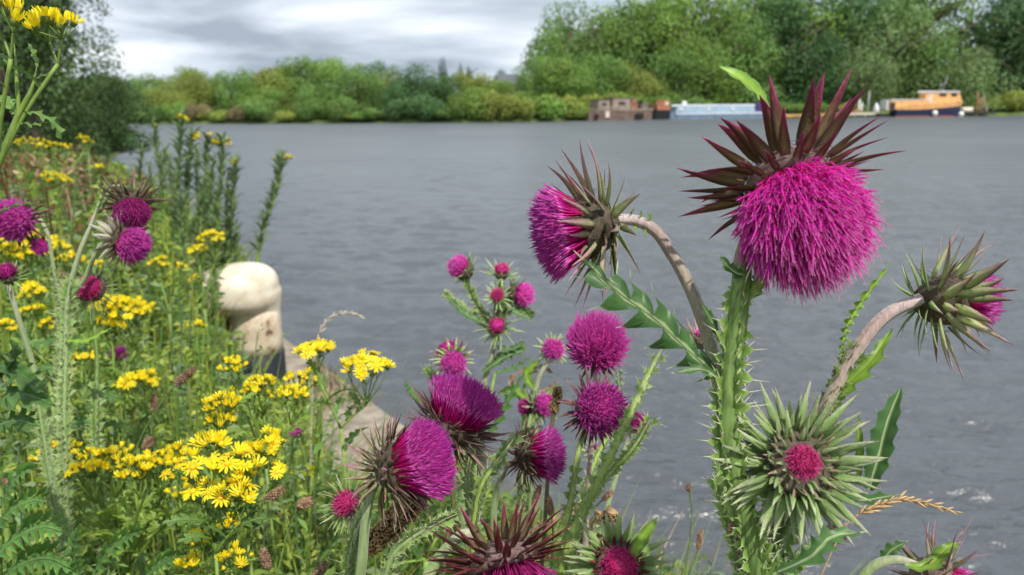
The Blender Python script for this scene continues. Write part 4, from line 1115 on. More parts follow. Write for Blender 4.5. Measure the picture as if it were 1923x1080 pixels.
# second thick winged stem rising behind, and small purple head low right
st = stem_px([(1440, 850, D + .02), (1455, 940, D + .02), (1470, 1010, D + .02), (1480, 1090, D + .01)])
add_stem(main, O, st, 15, D, M_STEM, .8, 17, M_SPINE, rows=6)
D5 = .45
thistle_head(main, P(1572, 1000, D5), cdir(.7, -.2, .5), O, px_m(16, D5), px_m(20, D5),
    dict(n=60, mat='purple', rd=px_m(12, D5), hb=0, rb=px_m(20, D5), tmax=70, w=px_m(1.7, D5)), [(12, -px_m(4, D5), px_m(16, D5), 70, px_m(30, D5), px_m(4, D5), .1, 'greenpurple')], label='small purple head low behind the green bud')
add_stem(main, O, [P(1560, 1004, D5), P(1530, 1020, D5), P(1490, 1060, D5 - .04)], 6, D5, M_STEM, 0, name='stalk')
# hidden bud left of the main stem, pale mauve tips only
D6 = .5
thistle_head(main, P(1318, 630, D6), cdir(-.1, .9, .3), O, px_m(22, D6), px_m(26, D6),
    dict(n=30, mat='pink', rd=px_m(10, D6), hb=0, rb=px_m(14, D6), tmax=50, w=px_m(1.5, D6)), [(14, 0, px_m(20, D6), 30, px_m(34, D6), px_m(4, D6), .1, 'mauve'), (12, -px_m(10, D6), px_m(20, D6), 60, px_m(36, D6), px_m(4, D6), .1, 'mauve')], label='small unopened head with pale mauve tips behind the large leaf')
add_stem(main, O, [P(1320, 655, D6), P(1335, 700, D6 - .02), P(1362, 790, D6 - .1)], 7, D6, M_STEMM, 0, name='stalk')

def simple(label, group, pts, r_px, d, smat, wing, wsize, heads, wmat=M_SPINEP, wstart=.12, solid=True, r1=1.15, rows=5, cat='thistle'):
    """one stem to the ground carrying heads: (px,py,depth,axis,kwargs)"""
    q = stem_px(pts)
    rt = plant('thistle_plant', (q[-1].x, q[-1].y, 0), label, cat, group)
    o = rt.location.copy()
    add_stem(rt, o, q, r_px, d, smat, wing, wsize, wmat, r1, wstart=wstart, rows=rows, tip='drooping' in label)
    for h in heads: h(rt, o)
    return rt, o
def hd(px, py, d, axis, rim, depth, n, mat, rd, hb, rb, tmax, w, bracts, st=1.0, solid=True, inv=None, label=None, bend=.07, core=.5, corem=None):
    q = lambda v: px_m(v, d)
    def f(rt, o):
        thistle_head(rt, P(px, py, d), cdir(*axis), o, q(rim), q(depth), dict(n=n, mat=mat, rd=q(rd), hb=q(hb), rb=q(rb), st=st, tmax=tmax, w=q(w), bend=bend, core=core),
            [(c, q(z), q(r), al, q(ln), q(wd), rc, sty) for c, z, r, al, ln, wd, rc, sty in bracts], solid, label, inv, corem)
    return f

# --- low nodding head bottom right
rt, o = simple('thistle at the bottom right corner with a pale arched stalk and mauve bracts', TG, [(1722, 1062, .36), (1690, 1052, .36), (1650, 1058, .36), (1618, 1085, .36), (1605, 1130, .36)], 8.5, .36, M_STEMP, 0, 5,
    [hd(1765, 1096, .36, (.72, -.55, .35), 46, 52, 160, 'purple', 38, 10, 60, 70, 1.8, [(14, -4, 46, 85, 74, 6, .1, 'mauve'), (16, -18, 48, 105, 92, 7, .2, 'mauve'), (12, -34, 38, 128, 85, 8, .3, 'mauve')], inv=M_COREP)])
leaf(rt, o, [P(1700, 1064, .35), P(1745, 1062, .35), P(1780, 1030, .35), P(1800, 1020, .35)], px_m(15, .35), cdir(-.2, .7, .6), M_LEAFB, 4, .3)
leaf(rt, o, [P(1655, 1060, .37), P(1672, 1035, .37), P(1700, 1018, .37)], px_m(15, .37), cdir(-.4, .3, .8), M_LEAFD, 4, .4)

# --- side-on bloom, centre left, on a whitish hooked stalk
rt, o = simple('thistle with a big side-on bloom on a whitish hooked stalk left of centre', TG, [(728, 890, .42), (712, 896, .42), (698, 925, .42), (688, 975, .42), (682, 1040, .42), (676, 1100, .42)], 8.5, .42, M_STEMP, .55, 12,
    [hd(764, 874, .42, (.90, .34, .26), 50, 60, 720, 'purple', 50, 48, 76, 82, 1.35, [(20, -2, 50, 30, 40, 5, -.2, 'dark'), (22, -10, 56, 42, 50, 6, -.3, 'dark'), (22, -20, 58, 58, 66, 6.5, 0, 'mauve'), (20, -32, 54, 78, 72, 6, .1, 'straw'), (18, -44, 44, 98, 76, 6, .2, 'straw'), (12, -54, 30, 122, 74, 6.5, .3, 'straw'), (8, -59, 18, 140, 80, 7, .4, 'mauve')], st=.55, bend=.04, core=.5)], wstart=.2)
# --- bloom above it, tilted up to the right
rt, o = simple('thistle with a domed bloom tilted up right, just above the side-on bloom', TG, [(884, 812, .47), (902, 840, .47), (905, 900, .47), (890, 980, .47), (884, 1060, .47), (880, 1120, .47)], 9, .47, M_STEMP, .5, 11,
    [hd(858, 784, .47, (.42, .89, .16), 48, 56, 600, 'purple', 48, 42, 72, 82, 1.3, [(20, -2, 48, 36, 36, 4.5, -.2, 'dark'), (22, -10, 52, 54, 54, 5.5, -.1, 'dark'), (22, -20, 52, 76, 70, 6, 0, 'dark'), (20, -32, 46, 98, 66, 6, .2, 'mauve'), (14, -44, 34, 120, 64, 6, .3, 'dark'), (8, -54, 20, 140, 66, 6.5, .4, 'mauve')], st=.5, bend=.04, core=.5)], wstart=.35)
# --- side-on bloom right of it on a thin hooked stalk
rt, o = simple('thistle with a side-on bloom on a thin hooked stalk in the middle of the foreground', TG, [(970, 864, .52), (955, 873, .52), (940, 900, .52), (930, 940, .52), (926, 1010, .52), (920, 1100, .52)], 6, .52, M_STEMP, .6, 10,
    [hd(1004, 855, .52, (.97, .10, .20), 34, 36, 420, 'purple', 34, 30, 51, 84, 1.15, [(18, -2, 35, 34, 24, 3.6, -.2, 'dark'), (20, -8, 38, 56, 36, 4, 0, 'dark'), (20, -16, 37, 80, 44, 4.2, .1, 'dark'), (16, -25, 30, 104, 46, 4.6, .2, 'dark'), (9, -34, 18, 130, 42, 4.6, .3, 'dark')], st=.6, bend=.04, core=.5)], wstart=.3)
# --- bloom facing the lens, right of centre, dark bracts at left
rt, o = simple('thistle with a round bloom facing the lens, dark bracts showing at its left and foot', TG, [(1112, 785, .55), (1096, 815, .55), (1082, 880, .54), (1068, 970, .53), (1055, 1080, .52)], 5.5, .55, M_STEMY, .5, 11,
    [hd(1120, 768, .55, (.42, .12, .9), 36, 42, 620, 'purple', 34, 18, 50, 100, 1.3, [(18, -2, 36, 66, 36, 3.4, 0, 'dark'), (18, -12, 38, 86, 46, 4, .1, 'dark'), (14, -24, 32, 106, 46, 4, .2, 'dark')], bend=.05, core=.72)], wstart=.15)
# --- upright pompom
rt, o = simple('thistle with a pale magenta pompom bloom, highest of the middle group', TG, [(1119, 690, .60), (1117, 730, .60), (1112, 820, .60), (1104, 930, .60), (1098, 1060, .59)], 4.6, .60, M_STEMM, .35, 9,
    [hd(1118, 668, .60, (.03, .80, .60), 26, 22, 900, 'pink', 28, 38, 57, 128, 1.2, [(16, -4, 24, 96, 34, 3.6, .3, 'dark'), (12, -12, 22, 120, 32, 3.6, .3, 'dark')], bend=.06, core=.74)], wstart=.4)
# --- big nodding head cut by the lower edge
rt, o = simple('thistle with maroon spiky bracts and a crimson bloom cut off by the lower edge', TG, [(896, 1004, .385), (870, 1004, .385), (842, 1028, .385), (815, 1062, .385), (790, 1120, .38)], 11, .385, M_STEMP, .5, 10,
    [hd(948, 1068, .38, (.26, -.86, .44), 66, 54, 520, 'plum', 52, 60, 84, 108, 1.8, [(20, -2, 60, 80, 66, 6, -.3, 'red'), (20, -10, 66, 96, 92, 8.5, 0, 'red'), (20, -22, 68, 108, 106, 9, .1, 'red'), (18, -34, 60, 124, 116, 10, .2, 'maroon'), (13, -46, 44, 142, 108, 10, .3, 'maroon')], inv=M_COREP, core=.7)])
# --- red-centred bud bottom
rt, o = simple('thistle with a bright green starry bud and crimson centre at the bottom edge', TG, [(1160, 1085, .44), (1158, 1130, .44), (1150, 1200, .44)], 10, .43, M_STEM, .9, 12,
    [hd(1162, 1064, .42, (0, .35, .93), 42, 38, 260, 'crimson', 32, 0, 34, 88, 1.5, [(22, -2, 38, 30, 14, 2.6, -.3, 'red'), (20, -6, 42, 48, 26, 4, .1, 'red'), (18, -12, 44, 66, 56, 8, .2, 'green'), (18, -22, 44, 88, 70, 9, .3, 'green'), (12, -34, 36, 110, 70, 9, .3, 'green')], core=.85, corem=FL['crimson'])])
leaf(rt, o, [P(1185, 1050, .42), P(1205, 1015, .42), P(1234, 972, .42)], px_m(13, .42), cdir(-.4, .2, .8), M_LEAFB, 3, .15, True)
# --- small bud left
rt, o = simple('thistle with a small crimson bud in whitish-green bracts beside the whitish hooked stalk', TG, [(655, 962, .50), (662, 990, .50), (664, 1060, .50), (660, 1120, .50)], 6, .5, M_STEMP, 1.0, 11,
    [hd(650, 946, .50, (-.1, .35, .9), 24, 30, 150, 'crimson', 16, 0, 22, 85, 1.2, [(14, -2, 20, 40, 18, 2.4, -.2, 'red'), (16, -8, 24, 62, 38, 3, .1, 'green'), (16, -16, 24, 88, 44, 3, .1, 'green')], core=.8, corem=FL['crimson'])], wstart=.0)
leaf(rt, o, [P(690, 985, .49), P(684, 950, .49), P(680, 905, .49)], px_m(8, .49), cdir(-.8, .1, .6), M_LEAFB, 3, .2, True)
# --- winged stems without open blooms
def bare(label, pts, r, d, mat, wing, ws, wmat=M_SPINEP, rows=5, end=None):
    q = stem_px(pts)
    rt = plant('thistle_plant', (q[-1].x, q[-1].y, 0), label, 'thistle', TG); o = rt.location.copy()
    add_stem(rt, o, q, r, d, mat, wing, ws, wmat, wstart=.0, rows=rows, tip=True)
    if end: end(rt, o)
    return rt, o
bare('thick pale thistle stem slanting up right, its top behind the large spiny leaf', [(1248, 645, .50), (1225, 690, .50), (1190, 765, .49), (1150, 850, .48), (1105, 940, .47), (1068, 1030, .46), (1050, 1090, .46)], 6.5, .48, M_STEMY, .5, 11, M_SPINEP)
bare('slim winged thistle side shoot with curled spiny edges, right of the middle blooms', [(1222, 788, .52), (1190, 840, .52), (1150, 885, .52), (1110, 935, .50), (1080, 1000, .49), (1062, 1080, .48)], 3.5, .5, M_STEMY, 1.2, 12, M_SPINE, 4)
bare('yellow-green winged thistle stem leaning right between the middle blooms', [(968, 820, .45), (938, 862, .45), (908, 905, .45), (893, 960, .45), (888, 1040, .45), (884, 1110, .45)], 4, .45, M_STEMY, .9, 13, M_SPINEP, 4)
bare('pale spiny thistle stem directly left of the yellow-green one', [(884, 855, .49), (878, 900, .49), (884, 960, .49), (888, 1010, .49), (880, 1100, .49)], 4.5, .47, M_STEMP, 1.2, 11, M_SPINEP, 4)
bare('spiny thistle shoot rising in an arc behind the cut-off maroon head', [(860, 965, .42), (815, 985, .42), (770, 1012, .42), (740, 1040, .42), (722, 1090, .42)], 4, .42, M_STEMP, 1.5, 15, M_SPINEP, 4)
bare('slanting grey-green thistle stem in the gap below the side-on bloom', [(790, 930, .5), (765, 970, .5), (745, 1010, .5), (725, 1070, .5)], 5, .5, M_STEM, .5, 9, M_SPINEP, 4)
bare('spiny thistle stem with whitish edges left of the dried brown spike', [(690, 960, .46), (676, 985, .46), (660, 1040, .46), (655, 1100, .46)], 5, .46, M_STEMP, 1.6, 14, M_SPINEP, 5)
bare('thin spiny thistle stem behind the bloom that faces the lens', [(1160, 700, .7), (1165, 760, .7), (1120, 860, .66), (1085, 960, .62), (1078, 1080, .6)], 3.5, .66, M_STEMY, .6, 8, M_SPINE, 4)
bare('upright winged thistle stem right of the cut-off maroon head', [(1080, 880, .5), (1072, 940, .5), (1052, 1010, .48), (1040, 1090, .48)], 5.5, .5, M_STEMY, .6, 10, M_SPINEP, 5)
bare('short leafy thistle shoot at the foot of the middle blooms', [(985, 915, .52), (975, 960, .52), (965, 1030, .5), (960, 1100, .5)], 4.5, .5, M_STEMY, .8, 12, M_SPINEP, 5)
bare('winged thistle stem standing close behind the main right-hand stem', [(1350, 850, .4), (1352, 920, .4), (1375, 1000, .4), (1390, 1090, .39)], 4, .4, M_STEM, 1.4, 17, M_SPINE, 4)
bare('upright spiny thistle stem at the lower left of the big green bud', [(1425, 965, .36), (1440, 1010, .36), (1450, 1090, .36)], 6, .36, M_STEM, 1.2, 17, M_SPINE, 5)

# --- small, farther thistles (bracts a few pixels across: one mesh per head)
FG = 'smaller thistles behind the foreground'
NS = dict(solid=False)
def far_head(px, py, d, axis, rb, mat='pink', tm=88, bl=1.0, sty='green', n=220, extra=(), lab=None, rim=.8):
    return hd(px, py, d, axis, rb * rim, rb * .9, n, mat, rb * .7, rb * .35, rb * .9, tm, max(1.0, rb * .04),
        [(12, -rb * .15, rb * rim, 62, rb * .9 * bl, rb * .1 + 1, .1, sty), (12, -rb * .5, rb * rim * .85, 95, rb * 1.1 * bl, rb * .1 + 1, .2, sty), *extra], solid=False, label=lab, bend=.05, core=.72)
rt, o = simple('branched pale green thistle with five small heads above the middle blooms', FG, [(940, 600, 1.0), (925, 660, 1.0), (905, 740, 1.0), (895, 840, .98), (885, 960, .95)], 5, 1.0, M_STEMP, 1.5, 9,
    [far_head(868, 505, 1.0, (-.75, .55, .3), 24, lab='pink head at the upper left of the plant'), far_head(975, 552, 1.0, (.85, -.1, .45), 25, lab='pink head at the right of the plant'), far_head(934, 556, .98, (-.1, .5, .85), 12, 'crimson', lab='tiny red bud in the middle of the plant', bl=2.2),
     far_head(942, 512, 1.0, (.1, .9, .3), 16, 'crimson', n=60, bl=2.4, lab='closed spiky bud at the top of the plant'), far_head(935, 612, .99, (-.3, .3, .85), 18, 'crimson', n=40, bl=2.3, lab='closed spiky bud lower on the plant')], rows=6)
for a in ([(872, 520), (890, 560), (915, 600), (935, 640)], [(962, 556), (945, 580), (935, 620)], [(942, 530), (935, 570), (936, 610)], [(834, 550), (870, 580), (915, 610)], [(1000, 596), (975, 575), (950, 585)], [(985, 650), (950, 665), (915, 690)], [(800, 690), (825, 720), (890, 770)]):
    add_stem(rt, o, [P(x, y, 1.0) for x, y in a], 2.6, 1.0, M_STEM, 1.6, 8, M_SPINEP, 1.3, name='side_branch')
for a in ([(915, 610), (875, 590), (836, 552)], [(950, 575), (975, 590), (998, 600)], [(905, 700), (950, 670), (990, 655)], [(925, 650), (965, 655), (985, 640)], [(895, 760), (840, 740), (800, 690)], [(900, 800), (860, 810), (790, 745)]):
    leaf(rt, o, [P(x, y, .99) for x, y in a], px_m(9, 1.0), cdir(0, .6, .7), M_LEAFD, 5, .55)
rt, o = simple('thistle with a pink head and a spiky reddish bud close together over the domed bloom', FG, [(852, 690, .92), (860, 740, .92), (870, 830, .9), (870, 930, .88)], 4, .92, M_STEMP, 1.0, 8,
    [far_head(852, 680, .92, (.05, -.15, .98), 27, lab='round pink head'), far_head(845, 664, .95, (-.35, .75, .4), 24, 'plum', n=60, bl=1.3, sty='dark', lab='spiky bud behind the round pink head')])
rt, o = simple('thistle with a small round magenta head left of the pale pompom', FG, [(1040, 670, .92), (1022, 690, .92), (1000, 760, .92), (985, 860, .9), (978, 960, .88)], 4, .92, M_STEMP, 1.2, 8, [far_head(1038, 656, .92, (.1, .1, .98), 22)])
leaf(rt, o, [P(1010, 740, .92), P(990, 700, .92), P(1015, 675, .92)], px_m(12, .92), cdir(0, .2, .9), M_LEAFB, 4, .6)
leaf(rt, o, [P(1000, 760, .92), P(960, 730, .92), P(935, 740, .92)], px_m(10, .92), cdir(0, .5, .8), M_LEAFB, 4, .6)
leaf(rt, o, [P(990, 800, .92), P(1025, 760, .92), P(1048, 720, .92)], px_m(10, .92), cdir(0, .3, .8), M_LEAFB, 4, .6)
simple('thistle with a pink side-on head and reddish bud half hidden behind the brown upright spike', FG, [(1010, 775, .85), (1005, 830, .85), (998, 920, .85)], 4, .85, M_STEMP, 1.2, 8, [far_head(1018, 762, .85, (.5, .3, .6), 24, lab='pink head'), far_head(990, 765, .87, (-.6, .3, .5), 15, 'plum', sty='dark', lab='reddish bud')])
simple('thistle with a dark magenta head peeping out right of the bloom that faces the lens', FG, [(1188, 800, .72), (1175, 840, .72), (1150, 920, .70)], 4, .72, M_STEMP, .8, 8, [far_head(1190, 793, .72, (.4, .25, .85), 20, 'plum')])
simple('small thistle with a dull red closed bud under the bloom that faces the lens', FG, [(1115, 860, .75), (1108, 920, .75), (1100, 990, .7)], 3.5, .75, M_STEMP, .8, 8, [far_head(1115, 848, .75, (0, .6, .7), 12, 'plum', bl=2)])

# --- thistles among the ragwort on the left
LG = 'thistles among the ragwort on the left'
simple('thistle with a large round purple bloom at the left edge, facing the lens', LG, [(44, 404, .84), (70, 408, .83), (88, 435, .82), (100, 500, .82), (116, 580, .82), (112, 680, .80), (108, 800, .78)], 3.6, .82, M_STEMP, .9, 9,
    [hd(34, 412, .80, (-.1, -.15, .97), 26, 26, 640, 'purple', 28, 12, 38, 98, 1.1, [(14, 0, 28, 92, 34, 3.2, .1, 'dark'), (12, -8, 26, 110, 36, 3.5, .2, 'dark')], solid=False, label='large bloom', core=.7), far_head(76, 462, .82, (.3, -.3, .8), 15, 'magenta', sty='dark', lab='small magenta head below the large bloom')], rows=6)
rt, o = simple('thistle with two drooping dark purple blooms, one above the other, pale spiky bracts', LG, [(193, 360, .75), (172, 420, .75), (148, 480, .75), (128, 560, .75), (124, 660, .74), (120, 780, .72)], 4, .75, M_STEMP, 1.0, 11,
    [hd(247, 388, .75, (.32, -.78, .5), 26, 26, 480, 'plum', 24, 18, 31, 105, 1.1, [(15, -3, 27, 92, 34, 3.4, .1, 'dark'), (15, -12, 26, 112, 46, 4, .1, 'mauve'), (12, -20, 20, 132, 50, 4.4, .1, 'straw')], solid=True, label='upper drooping bloom, very dark', core=.7),
     hd(240, 455, .74, (.90, -.32, .3), 27, 30, 480, 'purple', 25, 10, 34, 88, 1.1, [(15, -3, 27, 66, 30, 3.4, 0, 'dark'), (15, -12, 26, 90, 44, 5.6, .1, 'white'), (13, -22, 20, 115, 46, 6, .1, 'white'), (9, -28, 12, 140, 46, 6, .1, 'white')], solid=True, label='lower drooping bloom with whitish bracts', core=.65)], rows=6)
add_stem(rt, o, [P(215, 452, .74), P(195, 455, .74), P(178, 480, .74), P(162, 520, .75), P(130, 560, .75)], 3, .75, M_STEMP, 0, name='stalk')
add_stem(rt, o, [P(232, 352, .75), P(215, 350, .75), P(200, 372, .75), P(185, 400, .75)], 3, .75, M_STEMP, .5, 8, M_SPINEP, name='stalk')
leaf(rt, o, [P(180, 400, .75), P(188, 375, .75), P(196, 345, .75)], px_m(11, .75), cdir(-.5, .1, .8), M_LEAFB, 4, .3)
leaf(rt, o, [P(124, 640, .74), P(165, 640, .73), P(205, 618, .73)], px_m(14, .75), cdir(0, .8, .5), M_LEAFB, 5, .6)
simple('thistle with a dark crimson bud ringed by thin green bracts, facing the lens', LG, [(172, 560, .80), (176, 600, .80), (182, 680, .80), (180, 780, .78)], 3.4, .8, M_STEM, 1.4, 10,
    [hd(169, 540, .80, (.05, .15, .98), 26, 24, 260, 'crimson', 20, 2, 21, 88, 1.1, [(20, -1, 23, 35, 12, 2, -.2, 'red'), (20, -5, 25, 74, 42, 1.8, .1, 'green'), (20, -12, 25, 92, 44, 1.8, .1, 'green')], solid=True, label='dark crimson bud', core=.85, corem=FL['plum'])], wmat=M_SPINE)
simple('thistle with a small reddish bud at the left edge, below the large bloom', LG, [(13, 528, .72), (20, 550, .72), (35, 600, .72), (60, 680, .72), (75, 780, .7)], 4.2, .72, M_STEMP, 1.4, 10, [far_head(14, 516, .72, (0, .75, .6), 20, 'plum', n=120, bl=1.5)], rows=6)
simple('small distant thistle with a single pink head below the yellow cluster', LG, [(222, 682, 1.3), (228, 720, 1.3), (230, 790, 1.3)], 3, 1.3, M_STEM, .8, 7, [far_head(222, 666, 1.3, (.4, .7, .5), 14)])
simple('thin small thistle with a narrow pink head in front of the bare concrete', LG, [(560, 822, 1.1), (572, 860, 1.1), (580, 930, 1.1)], 2.5, 1.1, M_STEM, .8, 6, [far_head(557, 812, 1.1, (-.3, .8, .4), 12)])

# ------------------------------------------------------------------ ragwort
M_RAY = tmat('ray_yellow', [(0, (.84, .60, .006)), (.4, (.88, .72, .01)), (1, (.88, .76, .02))], .5, .35, 200, .12, .12)
M_DISC = tmat('disc_orange', [(0, (.70, .44, .01)), (1, (.82, .56, .01))], .7, .1, 900, .3, .1, bump=.4)
M_CUP = tmat('ragwort_cup', [(0, (.10, .17, .03)), (1, (.22, .30, .05))], .5, .2, 200, .2, .15)
M_RSTEM = tmat('ragwort_stem', [(0, (.13, .20, .035)), (1, (.19, .29, .05))], .5, .1, 150, .3, .15)
M_RLEAF = tmat('ragwort_leaf', [(0, (.19, .30, .08)), (.3, (.11, .21, .05)), (1, (.15, .26, .07))], .5, .4, 60, .3, .3)
M_RLEAFY = tmat('ragwort_leaf_yellow', [(0, (.30, .40, .08)), (.3, (.21, .33, .05)), (1, (.28, .40, .07))], .5, .4, 60, .3, .3)
def flower_mesh(kind, seed):
    rng = random.Random(seed); s = MB()
    nr = {'open': 13, 'cup': 11, 'tuft': 9, 'bud': 5}[kind]
    el = {'open': 8, 'cup': 42, 'tuft': 66, 'bud': 80}[kind]
    ln = {'open': .72, 'cup': .75, 'tuft': .8, 'bud': .3}[kind]; r0 = .30 if kind in ('open', 'cup') else .26
    s.lathe([(.06, -.55), (.26, -.5), (.30, -.1), (r0, .0)], 8, m=2, t=.6)
    s.lathe([(r0, .0), (r0 * .9, .1), (r0 * .5, .17), (.02, .19)], 8, m=1, t=rng.random())
    for i in range(nr):
        a = 2 * math.pi * (i + rng.uniform(-.25, .25)) / nr; L_ = ln * rng.uniform(.85, 1.1); w = .115 * rng.uniform(.8, 1.2)
        er = Vector((math.cos(a), math.sin(a), 0)); et = Vector((-math.sin(a), math.cos(a), 0)); e1 = rad(el + rng.uniform(-14, 14))
        row = []
        for k, (u, ww) in enumerate(((0, .55), (.35, 1), (.75, 1.0), (1, .45))):
            ea = e1 - u * rad(18 if kind == 'open' else -12)
            p = er * (r0 * .95 + L_ * u * math.cos(ea)) + Vector((0, 0, .02 + L_ * u * math.sin(ea)))
            row.append((s.vert(p - et * w * ww, u), s.vert(p + Vector((0, 0, -.03)), u), s.vert(p + et * w * ww, u)))
        for b, c in zip(row, row[1:]):
            s.face((b[0], b[1], c[1], c[0]), 0); s.face((b[1], b[2], c[2], c[1]), 0)
    return s.mesh('flower', [M_RAY, M_DISC, M_CUP])
FLOW = {k: [flower_mesh(k, i) for i in range(3)] for k in ('open', 'cup', 'tuft', 'bud')}
def lobed_unit(seed, lobes, cut, mat):
    """unit leaf along +y, shared"""
    random.seed(seed)
    ob = leaf(None, None, [(0, 0, 0), (0, .35, .06), (0, .7, .03), (0, 1, -.12)], .24, Vector((0, 0, 1)), mat, lobes, cut, False, .25, seg=4, fold=.3)
    me = ob.data; bpy.data.objects.remove(ob); return me
RL = [lobed_unit(i, 5, .82, M_RLEAF) for i in range(3)]; RLY = [lobed_unit(10 + i, 5, .8, M_RLEAFY) for i in range(2)]
NL = []
M_NLEAF = tmat('narrow_greygreen_leaf', [(0, (.20, .28, .12)), (.3, (.13, .21, .085)), (1, (.18, .26, .12))], .6, .4, 60, .3, .3)
for i in range(3):
    random.seed(40 + i); ob = leaf(None, None, [(0, 0, 0), (0, .4, .08), (0, .75, .06), (0, 1, -.05)], .11, Vector((0, 0, 1)), M_NLEAF, 4, .3, False, .2, seg=3, fold=.4)
    NL.append(ob.data); bpy.data.objects.remove(ob)
random.seed(99)
def put_leaves(root, o, sp, n, size, meshes, lo=.1, hi=1.0, up=35):
    K = len(sp) - 1
    for i in range(n):
        u = lerp(lo, hi, (i + U(0, .8)) / n); x = min(K - .001, u * K); j = int(x)
        p = sp[j].lerp(sp[j+1], x - j); a = i * 2.4 + U(-.4, .4)
        q = Matrix.Rotation(a, 3, 'Z') @ Matrix.Rotation(rad(up + U(-20, 20)), 3, 'X') @ Matrix.Rotation(U(-.5, .5), 3, 'Y')
        L_ = size * U(.7, 1.2)
        link('leaf', random.choice(meshes), root, p - o, q, L_)
def ragwort(label, group, clusters, size=.0088, mix=('open', 'cup', 'tuft'), r=3.2, nleaf=10, lsize=.07, bend=None, leaves=None, lo=.05, hi=1.0, cat='wildflower', bottom=None, shift=0.0):
    """clusters: (px, py, depth, width_px, height_px, n)"""
    c0 = clusters[0]; d = c0[2]
    bx = bottom or (sum(c[0] for c in clusters) / len(clusters), max(c[1] for c in clusters) + max(c[3] for c in clusters) * 1.6 + 30)
    join = P(bx[0], bx[1], d)
    g = Vector((join.x + shift + U(-.04, .04), join.y + U(-.04, .04), 0))
    e_ = edge_side(g.x, g.y)
    if e_ > -.1: g -= ENRM * (e_ + .1)
    if join.z < .05: join.z = .05
    root = empty('ragwort_plant', g); tag(root, label, cat, group); o = g.copy()
    s = MB(); k = r / F * d
    main_ = spline([g, g.lerp(join, .5) + Vector((U(-.01, .01), U(-.01, .01), 0)), join], 5)
    s.tube(main_, k, 6)
    for (px, py, dd, w, h, n) in clusters:
        C_ = P(px, py, dd); wd, hh = w / F * dd / 2, h / F * dd / 2
        n = int(n * 1.5); node = C_ + Vector((U(-.1, .1) * wd, U(-.1, .1) * wd, -wd * 1.35 - hh))
        br = spline([join, join.lerp(node, .5) + Vector((0, 0, .15)) * (node - join).length * .3, node], 4)
        s.tube(br, k * .8, 5)
        put_leaves(root, o, br, max(2, nleaf // 4), lsize * .6, leaves or RL, .1, .9)
        nsub = max(2, n // 4); subs = []
        for q in range(nsub):
            a = q * 2.4; rr = math.sqrt((q + .5) / nsub)
            sub = C_ + Vector((math.cos(a) * wd * rr * .7, math.sin(a) * wd * rr * .7, -hh * rr - wd * .45)); subs.append(sub)
            s.tube([node, node.lerp(sub, .5) + Vector((0, 0, wd * .02)), sub], k * .5, 4, cap=False)
        for i in range(n):
            a = i * 2.39996 + U(-.3, .3); rr = math.sqrt((i + .5) / n)
            p = C_ + Vector((math.cos(a) * wd * rr, math.sin(a) * wd * rr, hh * (1 - rr * rr) * 1.0 + U(-.5, .5) * hh))
            sb = min(subs, key=lambda q_: (q_ - p).length)
            s.tube([sb, p - Vector((0, 0, size * .5))], k * .32, 3, cap=False)
            ax = Vector((math.cos(a) * rr * .6 + U(-.35, .35), math.sin(a) * rr * .6 + U(-.35, .35) - .12, 1)).normalized()
            kd = random.choice(mix)
            link('flower', random.choice(FLOW[kd]), root, p - o, ax.to_track_quat('Z', 'Y').to_matrix() @ Matrix.Rotation(U(0, 6), 3, 'Z'), size * U(.8, 1.15))
    s.build('stem', [M_RSTEM], root, o)
    put_leaves(root, o, main_, nleaf, lsize, leaves or RL, lo, hi)
    return root
RG = 'ragwort flowering along the quay edge'
MB_ = ('cup', 'tuft', 'tuft', 'bud'); MO = ('open', 'open', 'cup'); MF = ('open', 'cup', 'tuft', 'cup', 'tuft')
# nearest, upper left corner
ragwort('ragwort stem nearest the lens, in the upper left corner, with two yellow flower heads', RG, [(98, 48, .42, 84, 26, 7), (8, 30, .40, 70, 60, 4)], .0068, ('tuft', 'cup', 'tuft'), 5.0, 3, .03, bottom=(-8, 320), lo=.9, shift=-.45)
# the long leaf tufts on that stem
_o = bpy.data.objects
def near_leafy(pts, r, d, label, lv, mat=M_RSTEM):
    q = stem_px([(a, b, d) for a, b in pts], lean=(-1.1, 0)); rt = plant('leafy_plant', (q[-1].x, q[-1].y, 0), label, 'wild plant'); o = rt.location.copy()
    add_stem(rt, o, q, r * .65, d, mat, 0, r1=1.9, per=5, tip=True)
    for (a, w, lobes, cut, up) in lv: leaf(rt, o, [P(x, y, d + (.004 * i)) for i, (x, y) in enumerate(a)], px_m(w, d), cdir(*up), M_RLEAF, lobes, cut, False, .35)
    return rt
near_leafy([(70, 120), (60, 165), (35, 215), (12, 270), (-14, 330), (-60, 420)], 6, .42, 'thick green stalk at the far left edge under the nearest yellow flowers', [
    ([(36, 205), (70, 215), (100, 232), (116, 262)], 20, 4, .75, (0, .8, .5)), ([(30, 215), (15, 190), (-10, 180)], 18, 4, .7, (0, .8, .5)), ([(60, 150), (88, 140), (128, 134)], 10, 4, .7, (0, .8, .5)),
    ([(28, 225), (60, 235), (92, 228)], 14, 4, .7, (0, .8, .5)), ([(72, 125), (64, 100), (52, 80)], 7, 3, .6, (0, .3, .9))])
near_leafy([(24, 60), (30, 120), (32, 165), (34, 215), (8, 280), (-30, 350), (-80, 450)], 4, .42, 'slim green side stalk at the far left edge carrying a half-hidden yellow head', [([(28, 130), (12, 110), (0, 100)], 7, 3, .6, (0, .6, .7))])
